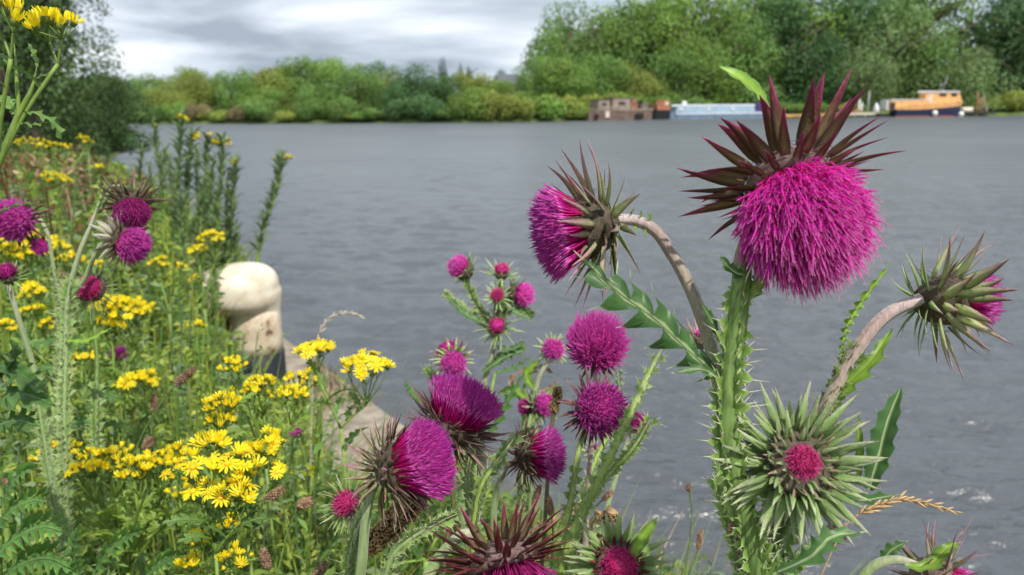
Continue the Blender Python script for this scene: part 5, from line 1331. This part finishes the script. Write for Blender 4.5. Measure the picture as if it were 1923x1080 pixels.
# clusters in front of the concrete
ragwort('ragwort with two bright yellow flat heads in front of the water beside the bollard', RG, [(590, 655, .85, 66, 18, 11), (688, 686, .85, 92, 34, 16)], .0085, MO, 3.2, 16, .06, bottom=(640, 805))
ragwort('bushy ragwort whose half-open yellow heads stand before the foot of the bollard', RG, [(440, 690, .72, 46, 26, 9), (490, 728, .72, 62, 30, 14), (568, 714, .74, 60, 24, 10), (545, 742, .72, 70, 24, 10), (470, 735, .7, 40, 20, 5)], .0058, MB_, 3, 16, .05, bottom=(500, 880), leaves=RLY)
ragwort('ragwort with a two-tiered tight yellow head, straight stem down to the lower edge', RG, [(418, 762, .62, 62, 26, 14), (412, 790, .62, 56, 20, 10), (430, 732, .64, 12, 6, 1)], .0052, MB_, 4, 12, .05, bottom=(402, 960), leaves=RLY)
ragwort('ragwort with large open daisy-like yellow flowers left of the brown plantain heads', RG, [(368, 868, .56, 52, 12, 2), (440, 872, .56, 90, 44, 7), (395, 925, .56, 70, 22, 4), (448, 925, .55, 66, 30, 5), (395, 830, .6, 50, 16, 4), (455, 895, .56, 40, 30, 3)], .0078, ('open', 'cup', 'cup'), 3.4, 16, .05, bottom=(405, 1040))
ragwort('ragwort with a compact yellow head right of the large open flowers', RG, [(508, 838, .64, 56, 44, 9), (470, 850, .64, 34, 24, 4), (520, 880, .64, 30, 10, 2)], .0070, ('cup', 'tuft', 'open'), 3.4, 12, .05, bottom=(465, 1010))
ragwort('wide bank of yellow ragwort heads across the lower left', RG, [(122, 838, .74, 46, 20, 7), (165, 875, .72, 86, 44, 16), (212, 868, .72, 80, 40, 16), (255, 885, .70, 60, 36, 12), (300, 870, .72, 80, 34, 12), (340, 890, .7, 60, 36, 10), (335, 848, .72, 24, 20, 4), (80, 860, .76, 34, 18, 4)], .0060, MF, 3.4, 24, .06, bottom=(240, 1075), leaves=RLY)
ragwort('low ragwort buds near the lower edge below the open yellow flowers', RG, [(335, 930, .6, 40, 20, 4), (430, 985, .56, 40, 20, 4), (370, 1020, .56, 44, 24, 5), (440, 1050, .54, 66, 30, 7), (355, 1060, .56, 34, 24, 4)], .0058, MB_, 3, 12, .05, bottom=(400, 1130), leaves=RLY)
# middle-distance blurred heads on the left
for (lab, cl, sz) in (
    ('ragwort with a broad blurred yellow head between the left thistles and the bollard', [(205, 575, 1.25, 60, 26, 12), (245, 588, 1.25, 80, 40, 22), (205, 610, 1.25, 60, 24, 8)], .0100),
    ('ragwort with a small yellow head just left of the bollard cap', [(398, 450, 2.0, 50, 26, 14), (370, 470, 2.0, 34, 12, 6)], .0105),
    ('ragwort with a dim yellow head beside the bollard column', [(368, 612, 1.9, 34, 12, 6), (368, 530, 2.2, 26, 22, 5)], .0105),
    ('ragwort with two yellow heads in the grass left of the bollard', [(298, 498, 2.0, 36, 20, 7), (338, 502, 2.1, 20, 14, 3)], .0105),
    ('ragwort with an orange-yellow head low among the grasses', [(160, 676, 1.2, 46, 16, 7), (150, 655, 1.3, 24, 12, 3)], .0085),
    ('ragwort with yellow heads below the pink thistle in the grass', [(262, 718, 1.0, 66, 28, 14), (230, 728, 1.02, 28, 14, 4)], .0085),
    ('ragwort crowd of yellow heads behind the left edge thistles', [(32, 455, 1.4, 90, 40, 22), (95, 465, 1.45, 66, 24, 14), (60, 480, 1.4, 70, 26, 12), (20, 478, 1.4, 50, 30, 10)], .0095),
    ('ragwort with small yellow heads left of the dark crimson bud', [(62, 550, 1.2, 40, 26, 9), (60, 582, 1.2, 40, 14, 6), (88, 612, 1.2, 26, 20, 4)], .0085),
    ('ragwort heads at the left edge low beside the thistle buds', [(12, 616, 1.1, 30, 18, 6), (58, 545, 1.3, 34, 16, 5)], .0080),
    ('distant ragwort with one bright round yellow head left of the drooping thistles', [(103, 336, 2.3, 46, 20, 12)], .0115),
    ('distant ragwort cluster along the top of the left bank', [(60, 268, 4.2, 60, 14, 14), (100, 276, 4.2, 60, 12, 12), (25, 272, 4.2, 50, 12, 8), (155, 262, 4.6, 26, 12, 5)], .014),
    ('distant ragwort with a small yellow dot of a head left of the grey-leaved spires', [(184, 316, 3.4, 24, 12, 5), (165, 270, 4.5, 20, 10, 3)], .013),
    ('ragwort half hidden under the drooping thistles', [(130, 490, 1.6, 60, 22, 10), (180, 500, 1.6, 30, 20, 5)], .0095),
    ('ragwort at the far left below the thistle with a reddish bud', [(70, 700, .95, 30, 16, 4)], .0075),
    ('yellow ragwort flowers peeping out between the two blooms left of centre', [(862, 876, 1.0, 30, 40, 9)], .0085),
    ('single faint yellow ragwort head in the grass right of the open flowers', [(572, 888, 1.0, 40, 16, 5)], .0080)):
    ragwort(lab, 'ragwort farther back in the bank', cl, sz, MF, 3.0, 12, .08, leaves=RLY if len(cl) > 2 else RL)
# tall narrow-leaved spires
def spire(label, pts, d, heads, nleaf=46, lsize=.075, r=3.2, spread=0):
    q = stem_px([(x, y, d) for x, y in pts]); g = q[-1]
    rt = plant('tall_ragwort', (g.x, g.y, 0), label, 'wildflower', 'tall narrow-leaved stems against the water'); o = rt.location.copy()
    sp = spline(q, 6); s = MB(); s.tube(sp, [px_m(r, d) * lerp(.7, 1.4, i / len(sp)) for i in range(len(sp))], 5); s.build('stem', [M_STEMD if 'brown' in label else M_RSTEM], rt, o)
    put_leaves(rt, o, sp, int(nleaf * 1.5), lsize * .8, NL if 'brown' not in label else NL, 0.0, .62, 50)
    for (px, py, w, n) in heads:
        C_ = P(px, py, d)
        sb = MB()
        for i in range(n):
            p = C_ + Vector((U(-1, 1) * px_m(w, d) * .5, U(-1, 1) * px_m(w, d) * .5, U(-.2, .2) * px_m(w, d)))
            sb.tube([sp[1], p], px_m(1.0, d), 3, cap=False)
            link('flower', random.choice(FLOW[random.choice(MF)]), rt, p - o, Matrix.Rotation(U(-.4, .4), 3, 'X'), .016)
        sb.build('flower_stalks', [M_RSTEM], rt, o)
spire('tall leafy stem with one yellow head, farthest right beside the bollard cap', [(530, 300), (526, 330), (510, 385), (492, 440), (482, 500)], 4.0, [(531, 294, 28, 7)], 60, .10)
spire('tall leafy stem with a yellow head, directly right of the small cluster of spires', [(444, 310), (440, 350), (436, 410), (425, 480)], 3.9, [(444, 304, 18, 4)], 50, .09)
spire('tall spire with a broad yellow head, tallest-topped right one of the clump', [(418, 262), (418, 310), (412, 370), (405, 440)], 3.8, [(418, 266, 34, 7), (400, 270, 30, 5)], 60, .09)
spire('tall spire with a yellow head in the middle of the clump', [(390, 262), (388, 310), (385, 370), (382, 440)], 3.8, [(392, 258, 40, 7)], 60, .09)
spire('tall spire with a yellow head at the left of the clump', [(362, 255), (356, 310), (352, 380), (352, 450)], 3.7, [(362, 254, 26, 5)], 60, .09)
spire('tall leafy spire reaching highest above the far waterline', [(342, 225), (338, 280), (336, 350), (340, 440)], 3.6, [(343, 222, 28, 6)], 64, .09)
spire('tall leafy spire at the left of the clump with one small yellow head', [(290, 238), (296, 290), (306, 350), (318, 430)], 4.2, [(290, 236, 16, 4)], 50, .085)
random.seed(5)
for i, (x, y, d_) in enumerate(sorted(((352, 300, 3.7), (372, 285, 3.9), (400, 300, 3.6), (428, 340, 3.9), (330, 330, 3.4), (312, 285, 4.1), (380, 350, 3.2), (410, 370, 3.3), (282, 320, 4.0), (446, 430, 3.9), (395, 330, 4.1), (345, 375, 3.0)))):
    spire(f'flowerless leafy stem among the spires above the bollard, {ORD[i]} from the left', [(x, y), (x - 3, y + 60), (x - 6 + i % 3 * 5, y + 130), (x - 4, y + 200)], d_, [], 54, .075)
spire('tall brown seeding stem between the left spires', [(300, 292), (304, 330), (300, 390), (305, 440)], 3.2, [], 40, .06)
spire('tall brown seeding stem right of the drooping thistles', [(318, 300), (322, 350), (330, 420), (330, 470)], 3.0, [], 40, .06)
spire('tall brown seeding stem leaning over the left edge of the water', [(268, 285), (262, 330), (270, 400), (285, 460)], 3.0, [], 40, .06)
spire('short leafy spire left of the bollard cap', [(346, 380), (342, 430), (340, 490), (340, 560)], 2.6, [], 50, .07)
spire('leafy spire in the gap between spires and bollard', [(436, 400), (430, 440), (420, 490), (415, 520)], 4.0, [], 40, .085)

# ------------------------------------------------------------------ ribwort heads, dried spikes and grass ears
M_BROWN = tmat('seedhead_brown', [(0, (.10, .055, .03)), (.5, (.20, .115, .065)), (1, (.34, .23, .15))], .85, .1, 900, .45, .2, bump=.6)
M_TAN = tmat('grass_ear_tan', [(0, (.45, .30, .14)), (1, (.68, .48, .26))], .6, .3, 500, .2, .1)
M_DARKST = tmat('wiry_stem_dark', [(0, (.07, .08, .03)), (1, (.06, .055, .035))], .6, 0, 200, .3, .2)
def seedhead(label, a, b, rpx, d, stem, group='brown plantain seed heads', smat=None, n=90, name='plantain', sr=1.6):
    """a: tip px, b: base px of the spike, stem: further px points"""
    A, B = P(*a, d), P(*b, d)
    q = stem_px([(b[0], b[1], d)] + [(x, y, d) for x, y in stem])
    rt = plant(name, (q[-1].x, q[-1].y, 0), label, 'seed head', group); o = rt.location.copy()
    s = MB(); s.tube(spline(q, 5), px_m(sr, d), 5); s.build('stem', [smat or M_DARKST], rt, o)
    s = MB(); ax = (A - B); u = ax.normalized(); w1 = u.orthogonal().normalized(); w2 = u.cross(w1); R_ = px_m(rpx, d)
    s.tube([B, B.lerp(A, .3), B.lerp(A, .7), A], [R_ * .5, R_ * .8, R_ * .75, R_ * .35], 7, t0=.1, t1=.3)
    for i in range(n):
        f_ = (i + .5) / n; an = i * 2.4; prof = max(.35, math.sin(math.pi * (.12 + f_ * .8)) ** .5)
        c = B + ax * f_ + (w1 * math.cos(an) + w2 * math.sin(an)) * R_ * prof * .85
        ov = (w1 * math.cos(an) + w2 * math.sin(an)); z = R_ * U(.22, .40); t_ = U(.2, 1)
        side = u.cross(ov)
        ids = [s.vert(c + side * z, t_), s.vert(c + u * z * 1.2, t_), s.vert(c - side * z, t_), s.vert(c - u * z * 1.1, t_), s.vert(c + ov * z * .9 + u * z * .4, min(1, t_ + .2))]
        for k in range(4): s.face((ids[k], ids[(k+1) % 4], ids[4]))
    s.build('seed_spike', [M_BROWN], rt, o, smooth=False)
seedhead('brown plantain head on a green stalk leaning right, left of the bollard foot', (366, 692), (330, 722), 8, .85, [(315, 740), (270, 810)], smat=M_STEM)
seedhead('brown plantain head on a black wiry stalk right of the open ragwort flowers', (533, 917), (494, 942), 9, .60, [(485, 965), (470, 1030), (462, 1060)])
seedhead('roundish brown plantain head on a green stalk beside the black-stalked one', (586, 940), (560, 950), 10, .66, [(545, 985), (525, 1060)], smat=M_STEM)
seedhead('upright brown seed head in the grass left of the two-tiered ragwort', (290, 740), (288, 772), 6, .9, [(285, 800), (280, 870)], smat=M_STEM)
seedhead('dark brown seed head hanging low in the grass above the yellow bank', (284, 820), (272, 845), 9, .85, [(268, 880), (262, 940)], smat=M_STEM)
seedhead('dark reddish seed head at the lower edge left of the thistles', (492, 1030), (504, 1068), 9, .58, [(508, 1100)], smat=M_STEM)
seedhead('dark seed head at the lower edge near the dried brown spike', (612, 1058), (590, 1085), 10, .56, [(570, 1110)], smat=M_STEM)
seedhead('slim brown plantain head in front of the water at the lower right', (1316, 995), (1312, 1030), 6, .62, [(1305, 1050), (1285, 1100)], smat=M_STEM)
seedhead('tiny brown seed head on a thin pale stalk, right of the red-centred bud', (1293, 910), (1294, 922), 6, .66, [(1299, 950), (1296, 1010), (1286, 1080)], smat=M_STEM, n=40)
seedhead('brown plantain head right under the hooked thin stalk', (1013, 912), (1003, 948), 7, .6, [(1000, 980), (992, 1040)])
seedhead('dark brown plantain head beside the slanting stems below the middle blooms', (1028, 932), (1036, 968), 8, .6, [(1038, 1000), (1035, 1060)])
seedhead('brown plantain head leaning right over the water past the winged stems', (1152, 922), (1132, 938), 6, .62, [(1115, 955), (1095, 990)], smat=M_STEM)
seedhead('dark seed head at the left edge of the view', (6, 900), (0, 925), 9, .7, [(-4, 960)], smat=M_STEM)
seedhead('brown seed head low in the grass beyond the yellow bank', (92, 918), (104, 930), 7, .8, [(110, 960)], smat=M_STEM)
def blobspike(label, a, b, rpx, d, stem, n, name='dried_seed_spike', size=6):
    A, B = P(*a, d), P(*b, d); q = stem_px([(b[0], b[1], d)] + [(x, y, d) for x, y in stem])
    rt = plant(name, (q[-1].x, q[-1].y, 0), label, 'seed head'); o = rt.location.copy()
    s = MB(); s.tube(spline([A] + q, 5), px_m(4, d), 6); s.build('stem', [M_STEMD], rt, o)
    s = MB(); ax = A - B; u = ax.normalized(); w1 = u.orthogonal().normalized(); w2 = u.cross(w1)
    for i in range(n):
        f_ = (i + U(0, 1)) / n; an = i * 2.4 + U(-.4, .4); R_ = px_m(rpx, d) * (.55 + .45 * math.sin(math.pi * min(1, .25 + f_ * .7))) * U(.35, 1.05)
        ov = w1 * math.cos(an) + w2 * math.sin(an); c = B + ax * f_ + ov * R_; z = px_m(size, d) * U(.7, 1.25); tb = U(0, 1)
        # open-mouthed capsule: a small lathe with a dark hollow
        up_ = (ov + u * U(-.2, .8)).normalized(); M_ = Matrix.Translation(c) @ up_.to_track_quat('Z', 'Y').to_matrix().to_4x4()
        rings = []
        for (r_, zz, t_) in ((.3, -.9, tb * .5), (.85, -.25, tb * .7), (.8, .4, .5 + tb * .5), (.55, .75, .9), (.35, .3, 0)):
            rings.append([s.vert(M_ @ Vector((r_ * z * math.cos(k * 1.0472) * U(.85, 1.15), r_ * z * math.sin(k * 1.0472), zz * z)), t_) for k in range(6)])
        for j in range(4):
            for k in range(6): s.face((rings[j][k], rings[j][(k+1) % 6], rings[j+1][(k+1) % 6], rings[j+1][k]))
        s.face(rings[-1])
    ob = s.build('seed_capsules', [tmat('capsule_brown', [(0, (.05, .03, .015)), (.5, (.22, .13, .05)), (1, (.45, .30, .15))], .8, .1, 900, .35, .1, bump=.5)], rt, o); ob['kind'] = 'stuff'
blobspike('thick knobbly dried brown seed spike hanging below the big side-on bloom', (692, 1032), (792, 925), 24, .46, [(830, 890), (850, 930), (840, 1010)], 240)
blobspike('small upright dried brown seed spike against the water between the upper middle blooms', (1048, 728), (1040, 776), 9, .62, [(1036, 800), (1030, 880)], 70, size=4)
blobspike('crumpled dried brown seed cluster against the water, right of the winged stems', (1165, 975), (1120, 970), 12, .6, [(1105, 985), (1085, 1040)], 34, size=5)
blobspike('dried brown flower remains beside the main thistle stem', (1378, 962), (1384, 1010), 13, .38, [(1388, 1050)], 40, size=5)
# grass ear, golden
def ear(label, pts, d, n, size, mat=M_TAN, tail=()):
    q = [P(x, y, d) for x, y in pts]; qq = stem_px([(x, y, d) for x, y in reversed(pts)][:0] + [(pts[0][0], pts[0][1], d)] + [(x, y, d) for x, y in tail])
    rt = plant('grass_ear', (qq[-1].x, qq[-1].y, 0), label, 'grass'); o = rt.location.copy()
    s = MB(); s.tube(spline(qq, 5), px_m(1.6, d), 5); s.tube(spline(q, 5), px_m(1.3, d), 5); s.build('stem', [mat], rt, o)
    sp = spline(q, 8); K = len(sp) - 1; s = MB()
    for i in range(n):
        x = (i + .5) / n * K; j = min(K - 1, int(x)); p = sp[j].lerp(sp[j+1], x - j); T = (sp[j+1] - sp[j]).normalized()
        w1 = T.orthogonal().normalized(); w2 = T.cross(w1); an = i * 2.4
        dv = (T * 1.0 + (w1 * math.cos(an) + w2 * math.sin(an)) * U(.25, .6)).normalized(); L_ = px_m(size, d) * U(.8, 1.2) * lerp(1.1, .6, i / n)
        s.tube([p, p + dv * L_ * .35, p + dv * L_ * .7, p + dv * L_], [L_ * .05, L_ * .12, L_ * .09, L_ * .008], 4, t0=0, t1=1)
    s.build('spikelets', [mat], rt, o)
ear('golden dry grass ear lying over the water right of the green bud', [(1612, 966), (1650, 950), (1690, 938), (1735, 944), (1795, 962)], .42, 46, 26, tail=((1590, 985), (1560, 1040)))
ear('pale dry grass arching over the water beside the bollard', [(598, 628), (612, 604), (635, 590), (660, 588), (682, 596)], 1.1, 24, 14, mat=tmat('dry_grass_pale', [(0, (.5, .43, .34)), (1, (.6, .52, .42))], .7, .2), tail=((590, 680), (585, 800)))
# big soft leaves low at the left
def clump(label, leaves_, d, mat=M_LEAFD):
    xs = [l[0][0][0] for l in leaves_]; g = P(sum(xs) / len(xs), 1000, d); g.z = 0
    rt = plant('leafy_plant', g, label, 'wild plant'); o = rt.location.copy()
    c = P(sum(xs) / len(xs), leaves_[0][0][0][1] + 40, d)
    s = MB(); s.tube(spline([g, g.lerp(c, .5), c], 4), px_m(6, d), 6)
    for a, w, lo_, cu in leaves_: s.tube([c, P(a[0][0], a[0][1], d)], px_m(3, d), 5)
    s.build('stem', [M_RSTEM], rt, o)
    for a, w, lo_, cu in leaves_:
        leaf(rt, o, [P(x, y, d - .008 * i) for i, (x, y) in enumerate(a)], px_m(w, d), cdir(U(-.2, .2), .8, .6), mat, lo_, cu, False, .45, fold=.1)
    return rt
clump('leafy plant with wavy dark green lobed leaves at the left edge', [([(-20, 780), (20, 740), (60, 745), (102, 762)], 34, 5, .5), ([(-20, 740), (5, 700), (25, 670), (20, 640)], 30, 5, .5), ([(-10, 800), (30, 790), (70, 800)], 30, 5, .5), ([(-20, 690), (20, 690), (50, 712), (85, 735)], 30, 5, .5)], .56,
      tmat('lobed_leaf_dark', [(0, (.16, .26, .09)), (.12, (.055, .13, .03)), (1, (.09, .18, .045))], .4, .3, 80, .3, .2, bump=.5))
fern = tmat('ferny_leaf', [(0, (0.177, 0.307, 0.094)), (.2, (0.083, 0.189, 0.041)), (1, (0.130, 0.271, 0.059))], .45, .35, 80, .3, .2)
clump('ferny bright green leaves in the bottom left corner', [([(-20, 1060), (30, 1010), (80, 990), (120, 1000)], 40, 9, .8), ([(-10, 1100), (40, 1060), (90, 1050), (135, 1070)], 40, 9, .8), ([(-20, 1010), (20, 960), (60, 940), (85, 945)], 34, 8, .8), ([(60, 1110), (110, 1080), (150, 1085)], 30, 7, .8), ([(0, 950), (30, 900), (60, 880)], 30, 7, .8)], .52, fern)
clump('ferny green leaves at the lower edge under the wide ragwort bank', [([(170, 1090), (200, 1040), (240, 1010), (262, 1000)], 30, 8, .8), ([(150, 1090), (140, 1040), (150, 990)], 30, 8, .8), ([(260, 1100), (300, 1060), (335, 1045)], 28, 8, .8)], .58, fern)
clump('pale green leafy tuft behind the pink-headed small thistles in the grass', [([(60, 650), (100, 640), (150, 650), (190, 640)], 22, 6, .7), ([(40, 700), (80, 690), (120, 700)], 22, 6, .7), ([(150, 770), (190, 740), (230, 750)], 24, 7, .75), ([(120, 800), (160, 790), (200, 800)], 24, 7, .75)], .85, fern)

M_DRYL = tmat('withered_leaf', [(0, (.50, .38, .24)), (.3, (.30, .19, .10)), (1, (.42, .29, .17))], .8, .25, 90, .4, .3, bump=.6)
clump('withered brown leaves curling between the middle thistle stems near the lower edge', [([(1098, 1000), (1120, 975), (1150, 962), (1165, 985)], 15, 4, .5), ([(1100, 1020), (1135, 1010), (1160, 1025)], 13, 4, .5), ([(1090, 985), (1080, 960), (1100, 940)], 12, 4, .5), ([(1120, 1040), (1150, 1045), (1165, 1060)], 14, 4, .5)], .62, M_DRYL)
clump('withered tan leaves behind the upright brown spike and pompom stalk', [([(985, 720), (1010, 690), (1040, 700)], 10, 4, .5), ([(970, 740), (960, 715), (985, 690)], 10, 4, .5), ([(1000, 735), (1030, 730), (1050, 715)], 9, 4, .5)], .95, M_DRYL)
clump('pale green thistle leaves behind the domed bloom', [([(905, 830), (935, 790), (960, 740), (985, 700)], 13, 7, .7), ([(800, 760), (770, 735), (760, 715)], 11, 5, .6), ([(940, 850), (985, 810), (1020, 800)], 11, 6, .6), ([(930, 700), (965, 690), (1000, 670)], 9, 5, .6)], .9, fern)
clump('grey-green leafy growth filling the gap under the side-on bloom', [([(820, 1010), (850, 950), (840, 900)], 22, 7, .75), ([(790, 1050), (760, 1000), (745, 960)], 20, 7, .75), ([(850, 1040), (890, 1000), (900, 950)], 18, 7, .75), ([(740, 1060), (720, 1010), (730, 970)], 18, 7, .75)], .72, fern)

# ------------------------------------------------------------------ undergrowth: grass blades and small leafy weeds, nobody could count them
YMIN = [(-400, 262), (0, 262), (100, 262), (200, 280), (258, 310), (300, 350), (360, 380), (420, 410), (450, 470), (480, 560), (540, 650), (556, 720), (575, 850), (740, 905), (800, 880), (900, 900), (1000, 945), (1080, 975), (1200, 1030), (1330, 1075), (1500, 1110), (2600, 1400)]
YX = np.array([a for a, b in YMIN], float); YY = np.array([b for a, b in YMIN], float)
R_np = np.array([list(r) for r in R3])
def nproj(Pn):
    c = (Pn - np.array([0, 0, CAM_H])) @ R_np
    return 961.5 + F * c[:, 0] / -c[:, 2], 540 - F * c[:, 1] / -c[:, 2], -c[:, 2]
ED0, EN = np.array([EDGE0.x, EDGE0.y]), np.array([ENRM.x, ENRM.y])
BP = np.array([bb_.x, bb_.y])
def sample_ground(n, dmin, dmax, rng, px0=-260, px1=1330, margin=.05, pw=1.0):
    D = dmin * (dmax / dmin) ** (rng.rand(n) ** pw); px = rng.uniform(px0, px1, n)
    a = np.arctan((px - 961.5) / F)
    nat = px < np.interp(D, [q[0] for q in SHORE], [q[1] for q in SHORE], left=-9999) - 6
    xy = np.stack([D * np.sin(a), D * np.cos(a)], 1)
    s_ = (xy - ED0) @ EN
    ok = (s_ < -margin) | nat
    ok &= np.hypot(*(xy - BP).T) > .24
    return xy[ok]
def fit_heights(xy, h, rng, slack=30):
    """plants shrink toward the water so that the bank's top line falls as it does in the place"""
    for _ in range(5):
        top = np.column_stack([xy, h]); px, py, d = nproj(top)
        lim = np.interp(px, YX, YY) + rng.uniform(-5, slack, len(h))
        # in front of the bollard the weeds stay low enough to show it
        inb = (px > 328) & (px < 575) & (d < 3.9) & (d > 0)
        lim = np.where(inb, np.maximum(lim, np.where(px < 405, 625, 725)), lim)
        bad = py < lim
        h = np.where(bad, h - (lim - py) / F * np.maximum(d, .2) * 1.02, h)
    px, py, d = nproj(np.column_stack([xy, np.maximum(h, .01)]))
    keep = (h > .07) & (d > .5)
    return xy[keep], h[keep]
def blades(name, n, dmin, dmax, hr, wr, lean, mats, mix, seed, label_kind, pw=1.0, fit=True, **kw):
    rng = np.random.RandomState(seed)
    xy = sample_ground(n, dmin, dmax, rng, pw=pw, **kw); h = rng.uniform(*hr, len(xy))
    if fit: xy, h = fit_heights(xy, h, rng)
    n = len(xy); dist = np.hypot(xy[:, 0], xy[:, 1])
    w = rng.uniform(*wr, n) * np.clip(dist / 1.6, .75, 5)
    az = rng.uniform(0, 2 * np.pi, n); ln = rng.uniform(.02, lean, n) * h
    dr = np.stack([np.cos(az), np.sin(az)], 1); fa = rng.uniform(0, 2 * np.pi, n); sd = np.stack([np.cos(fa), np.sin(fa)], 1)
    u = np.array([0, .35, .65, .88, 1.0]); prof = np.array([.7, 1, .8, .45, .03])
    V = np.zeros((n, 5, 2, 3)); drp = rng.uniform(0, .25, n)
    for k in range(5):
        base = xy + dr * (ln * u[k] ** 2)[:, None]; z = h * (u[k] - drp * u[k] ** 4)
        for j, sg in enumerate((-1, 1)):
            V[:, k, j, :2] = base + sd * (sg * w * prof[k] / 2)[:, None]; V[:, k, j, 2] = z
    idx = np.arange(n * 10).reshape(n, 5, 2)
    Fq = np.stack([idx[:, :-1, 0], idx[:, :-1, 1], idx[:, 1:, 1], idx[:, 1:, 0]], -1).reshape(-1, 4)
    tone = rng.rand(n); T = np.repeat(tone, 10)
    mi = rng.choice(len(mats), n, p=mix); MI = np.repeat(mi, 4)
    o = link(name, npmesh(name, V.reshape(-1, 3), Fq, T, mats, MI)); tag(o, kind='stuff'); return o
G1 = tmat('grass_green', [(0, (0.106, 0.201, 0.035)), (.6, (0.201, 0.330, 0.059)), (1, (0.319, 0.437, 0.094))], .5, .4, 30, .3, 0, hue=.02)
G2 = tmat('grass_yellowing', [(0, (0.224, 0.271, 0.059)), (1, (0.425, 0.401, 0.142))], .6, .4, 30, .3, 0)
G3 = tmat('grass_straw', [(0, (.24, .15, .07)), (1, (.52, .40, .24))], .7, .3, 30, .3, 0)
G4 = tmat('dock_rust', [(0, (.10, .05, .02)), (1, (.22, .11, .05))], .8, .3, 30, .3, 0)
blades('grass', 26000, .75, 9, (.25, .85), (.0028, .006), .55, [G1, G2, G3], [.60, .28, .12], 1, 'grass', pw=1.1)
blades('grass', 16000, 3.0, 30, (.5, 1.15), (.003, .006), .45, [G1, G2, G3, G4], [.54, .26, .13, .07], 2, 'grass')
blades('grass', 9000, 3.2, 11, (.35, .8), (.003, .005), .5, [G1, G2, G3], [.6, .2, .2], 11, 'grass', px0=60, px1=600)
blades('dry_grass', 5000, .8, 3.0, (.08, .30), (.002, .0035), .9, [G3, G2], [.7, .3], 3, 'grass', px0=560, px1=1300)
blades('dry_grass', 900, 3.15, 4.4, (.03, .08), (.002, .004), 1.0, [G3, G1, G4], [.35, .35, .3], 21, 'grass', fit=False, px0=560, px1=700, margin=.01)
def weeds(name, n, dmin, dmax, hr, leafr, per, mats, mix, seed, top=(.35, 1.0), pw=1.0, **kw):
    rng = np.random.RandomState(seed)
    xy = sample_ground(n, dmin, dmax, rng, pw=pw, **kw); h = rng.uniform(*hr, len(xy)); xy, h = fit_heights(xy, h, rng); n = len(xy)
    mi = rng.choice(len(mats), n, p=mix)
    I = np.repeat(np.arange(n), per); N_ = len(I); dist = np.hypot(xy[I, 0], xy[I, 1])
    u = rng.uniform(top[0], top[1], N_); az = rng.uniform(0, 2 * np.pi, N_)
    lean = rng.uniform(-.12, .12, (n, 2))
    p = np.column_stack([xy[I] + lean[I] * (h[I] * u ** 2)[:, None], h[I] * u * .98])
    el = rng.uniform(-.3, 1.0, N_); d = np.column_stack([np.cos(az) * np.cos(el), np.sin(az) * np.cos(el), np.sin(el)])
    L_ = rng.uniform(*leafr, N_) * np.clip(dist / 1.6, .8, 3.2) * (1.15 - .6 * (u - top[0]) / (top[1] - top[0]))
    s_ = np.cross(d, rng.randn(N_, 3)); s_ /= np.linalg.norm(s_, axis=1)[:, None]
    w = L_ * rng.uniform(.10, .22, N_)
    nrm = np.cross(s_, d)
    a = p; b = p + d * (L_ * .5)[:, None]; c = p + d * L_[:, None] - np.array([0, 0, 1]) * (L_ * .2)[:, None]
    V = np.stack([a, b - s_ * w[:, None], b + nrm * (w * .4)[:, None], b + s_ * w[:, None], c], 1)
    # faces as quads: a, b-, mid, b+ ; mid.. tip
    idx = np.arange(N_ * 5).reshape(N_, 5)
    Fq = np.concatenate([idx[:, [0, 1, 2, 3]], idx[:, [4, 3, 2, 1]]], 1).reshape(-1, 4)
    T = np.repeat(rng.rand(N_) * .6 + rng.rand(n)[I] * .4, 5); MI = np.repeat(mi[I], 2)
    o = link(name, npmesh(name, V.reshape(-1, 3), Fq, T, mats, MI)); tag(o, kind='stuff')
    # their stems
    V2 = np.zeros((n, 3, 3, 3)); ww = .0016 * np.clip(np.hypot(xy[:, 0], xy[:, 1]) / 1.5, .8, 3)
    for k, u_ in enumerate((0, .5, .97)):
        for j in range(3):
            V2[:, k, j, :2] = xy + lean * (h * u_ ** 2)[:, None] + np.array([math.cos(j * 2.094), math.sin(j * 2.094)]) * ww[:, None]; V2[:, k, j, 2] = h * u_
    id2 = np.arange(n * 9).reshape(n, 3, 3); fs = []
    for k in range(2):
        for j in range(3): fs.append(np.stack([id2[:, k, j], id2[:, k, (j+1) % 3], id2[:, k+1, (j+1) % 3], id2[:, k+1, j]], -1))
    o = link('weed_stems', npmesh('weed_stems', V2.reshape(-1, 3), np.concatenate(fs), np.repeat(rng.rand(n), 9), mats, np.tile(mi, 6))); tag(o, kind='stuff')
W1 = tmat('weed_green', [(0, (0.083, 0.177, 0.035)), (.6, (0.153, 0.271, 0.053)), (1, (0.248, 0.366, 0.094))], .5, .4, 30, .3, 0, hue=.02)
W2 = tmat('weed_yellowgreen', [(0, (0.224, 0.330, 0.047)), (1, (0.425, 0.496, 0.094))], .5, .4, 30, .3, 0)
W3 = tmat('weed_greygreen', [(0, (0.118, 0.201, 0.083)), (1, (0.236, 0.330, 0.165))], .6, .3, 30, .3, 0)
weeds('weeds', 2800, .8, 3.2, (.45, .95), (.022, .05), 46, [W1, W2, W3], [.36, .42, .22], 5)
weeds('weeds', 2300, 2.2, 9, (.6, 1.1), (.02, .045), 44, [W1, W2, W3, G4], [.42, .34, .16, .08], 6)
weeds('weeds', 1300, 7, 34, (.7, 1.25), (.02, .04), 40, [W1, W2, G3, G4], [.42, .36, .10, .12], 7)
weeds('reddish_weeds', 130, 3.0, 11, (.9, 1.28), (.02, .04), 44, [G4, G3], [.7, .3], 8, px0=-100, px1=290)
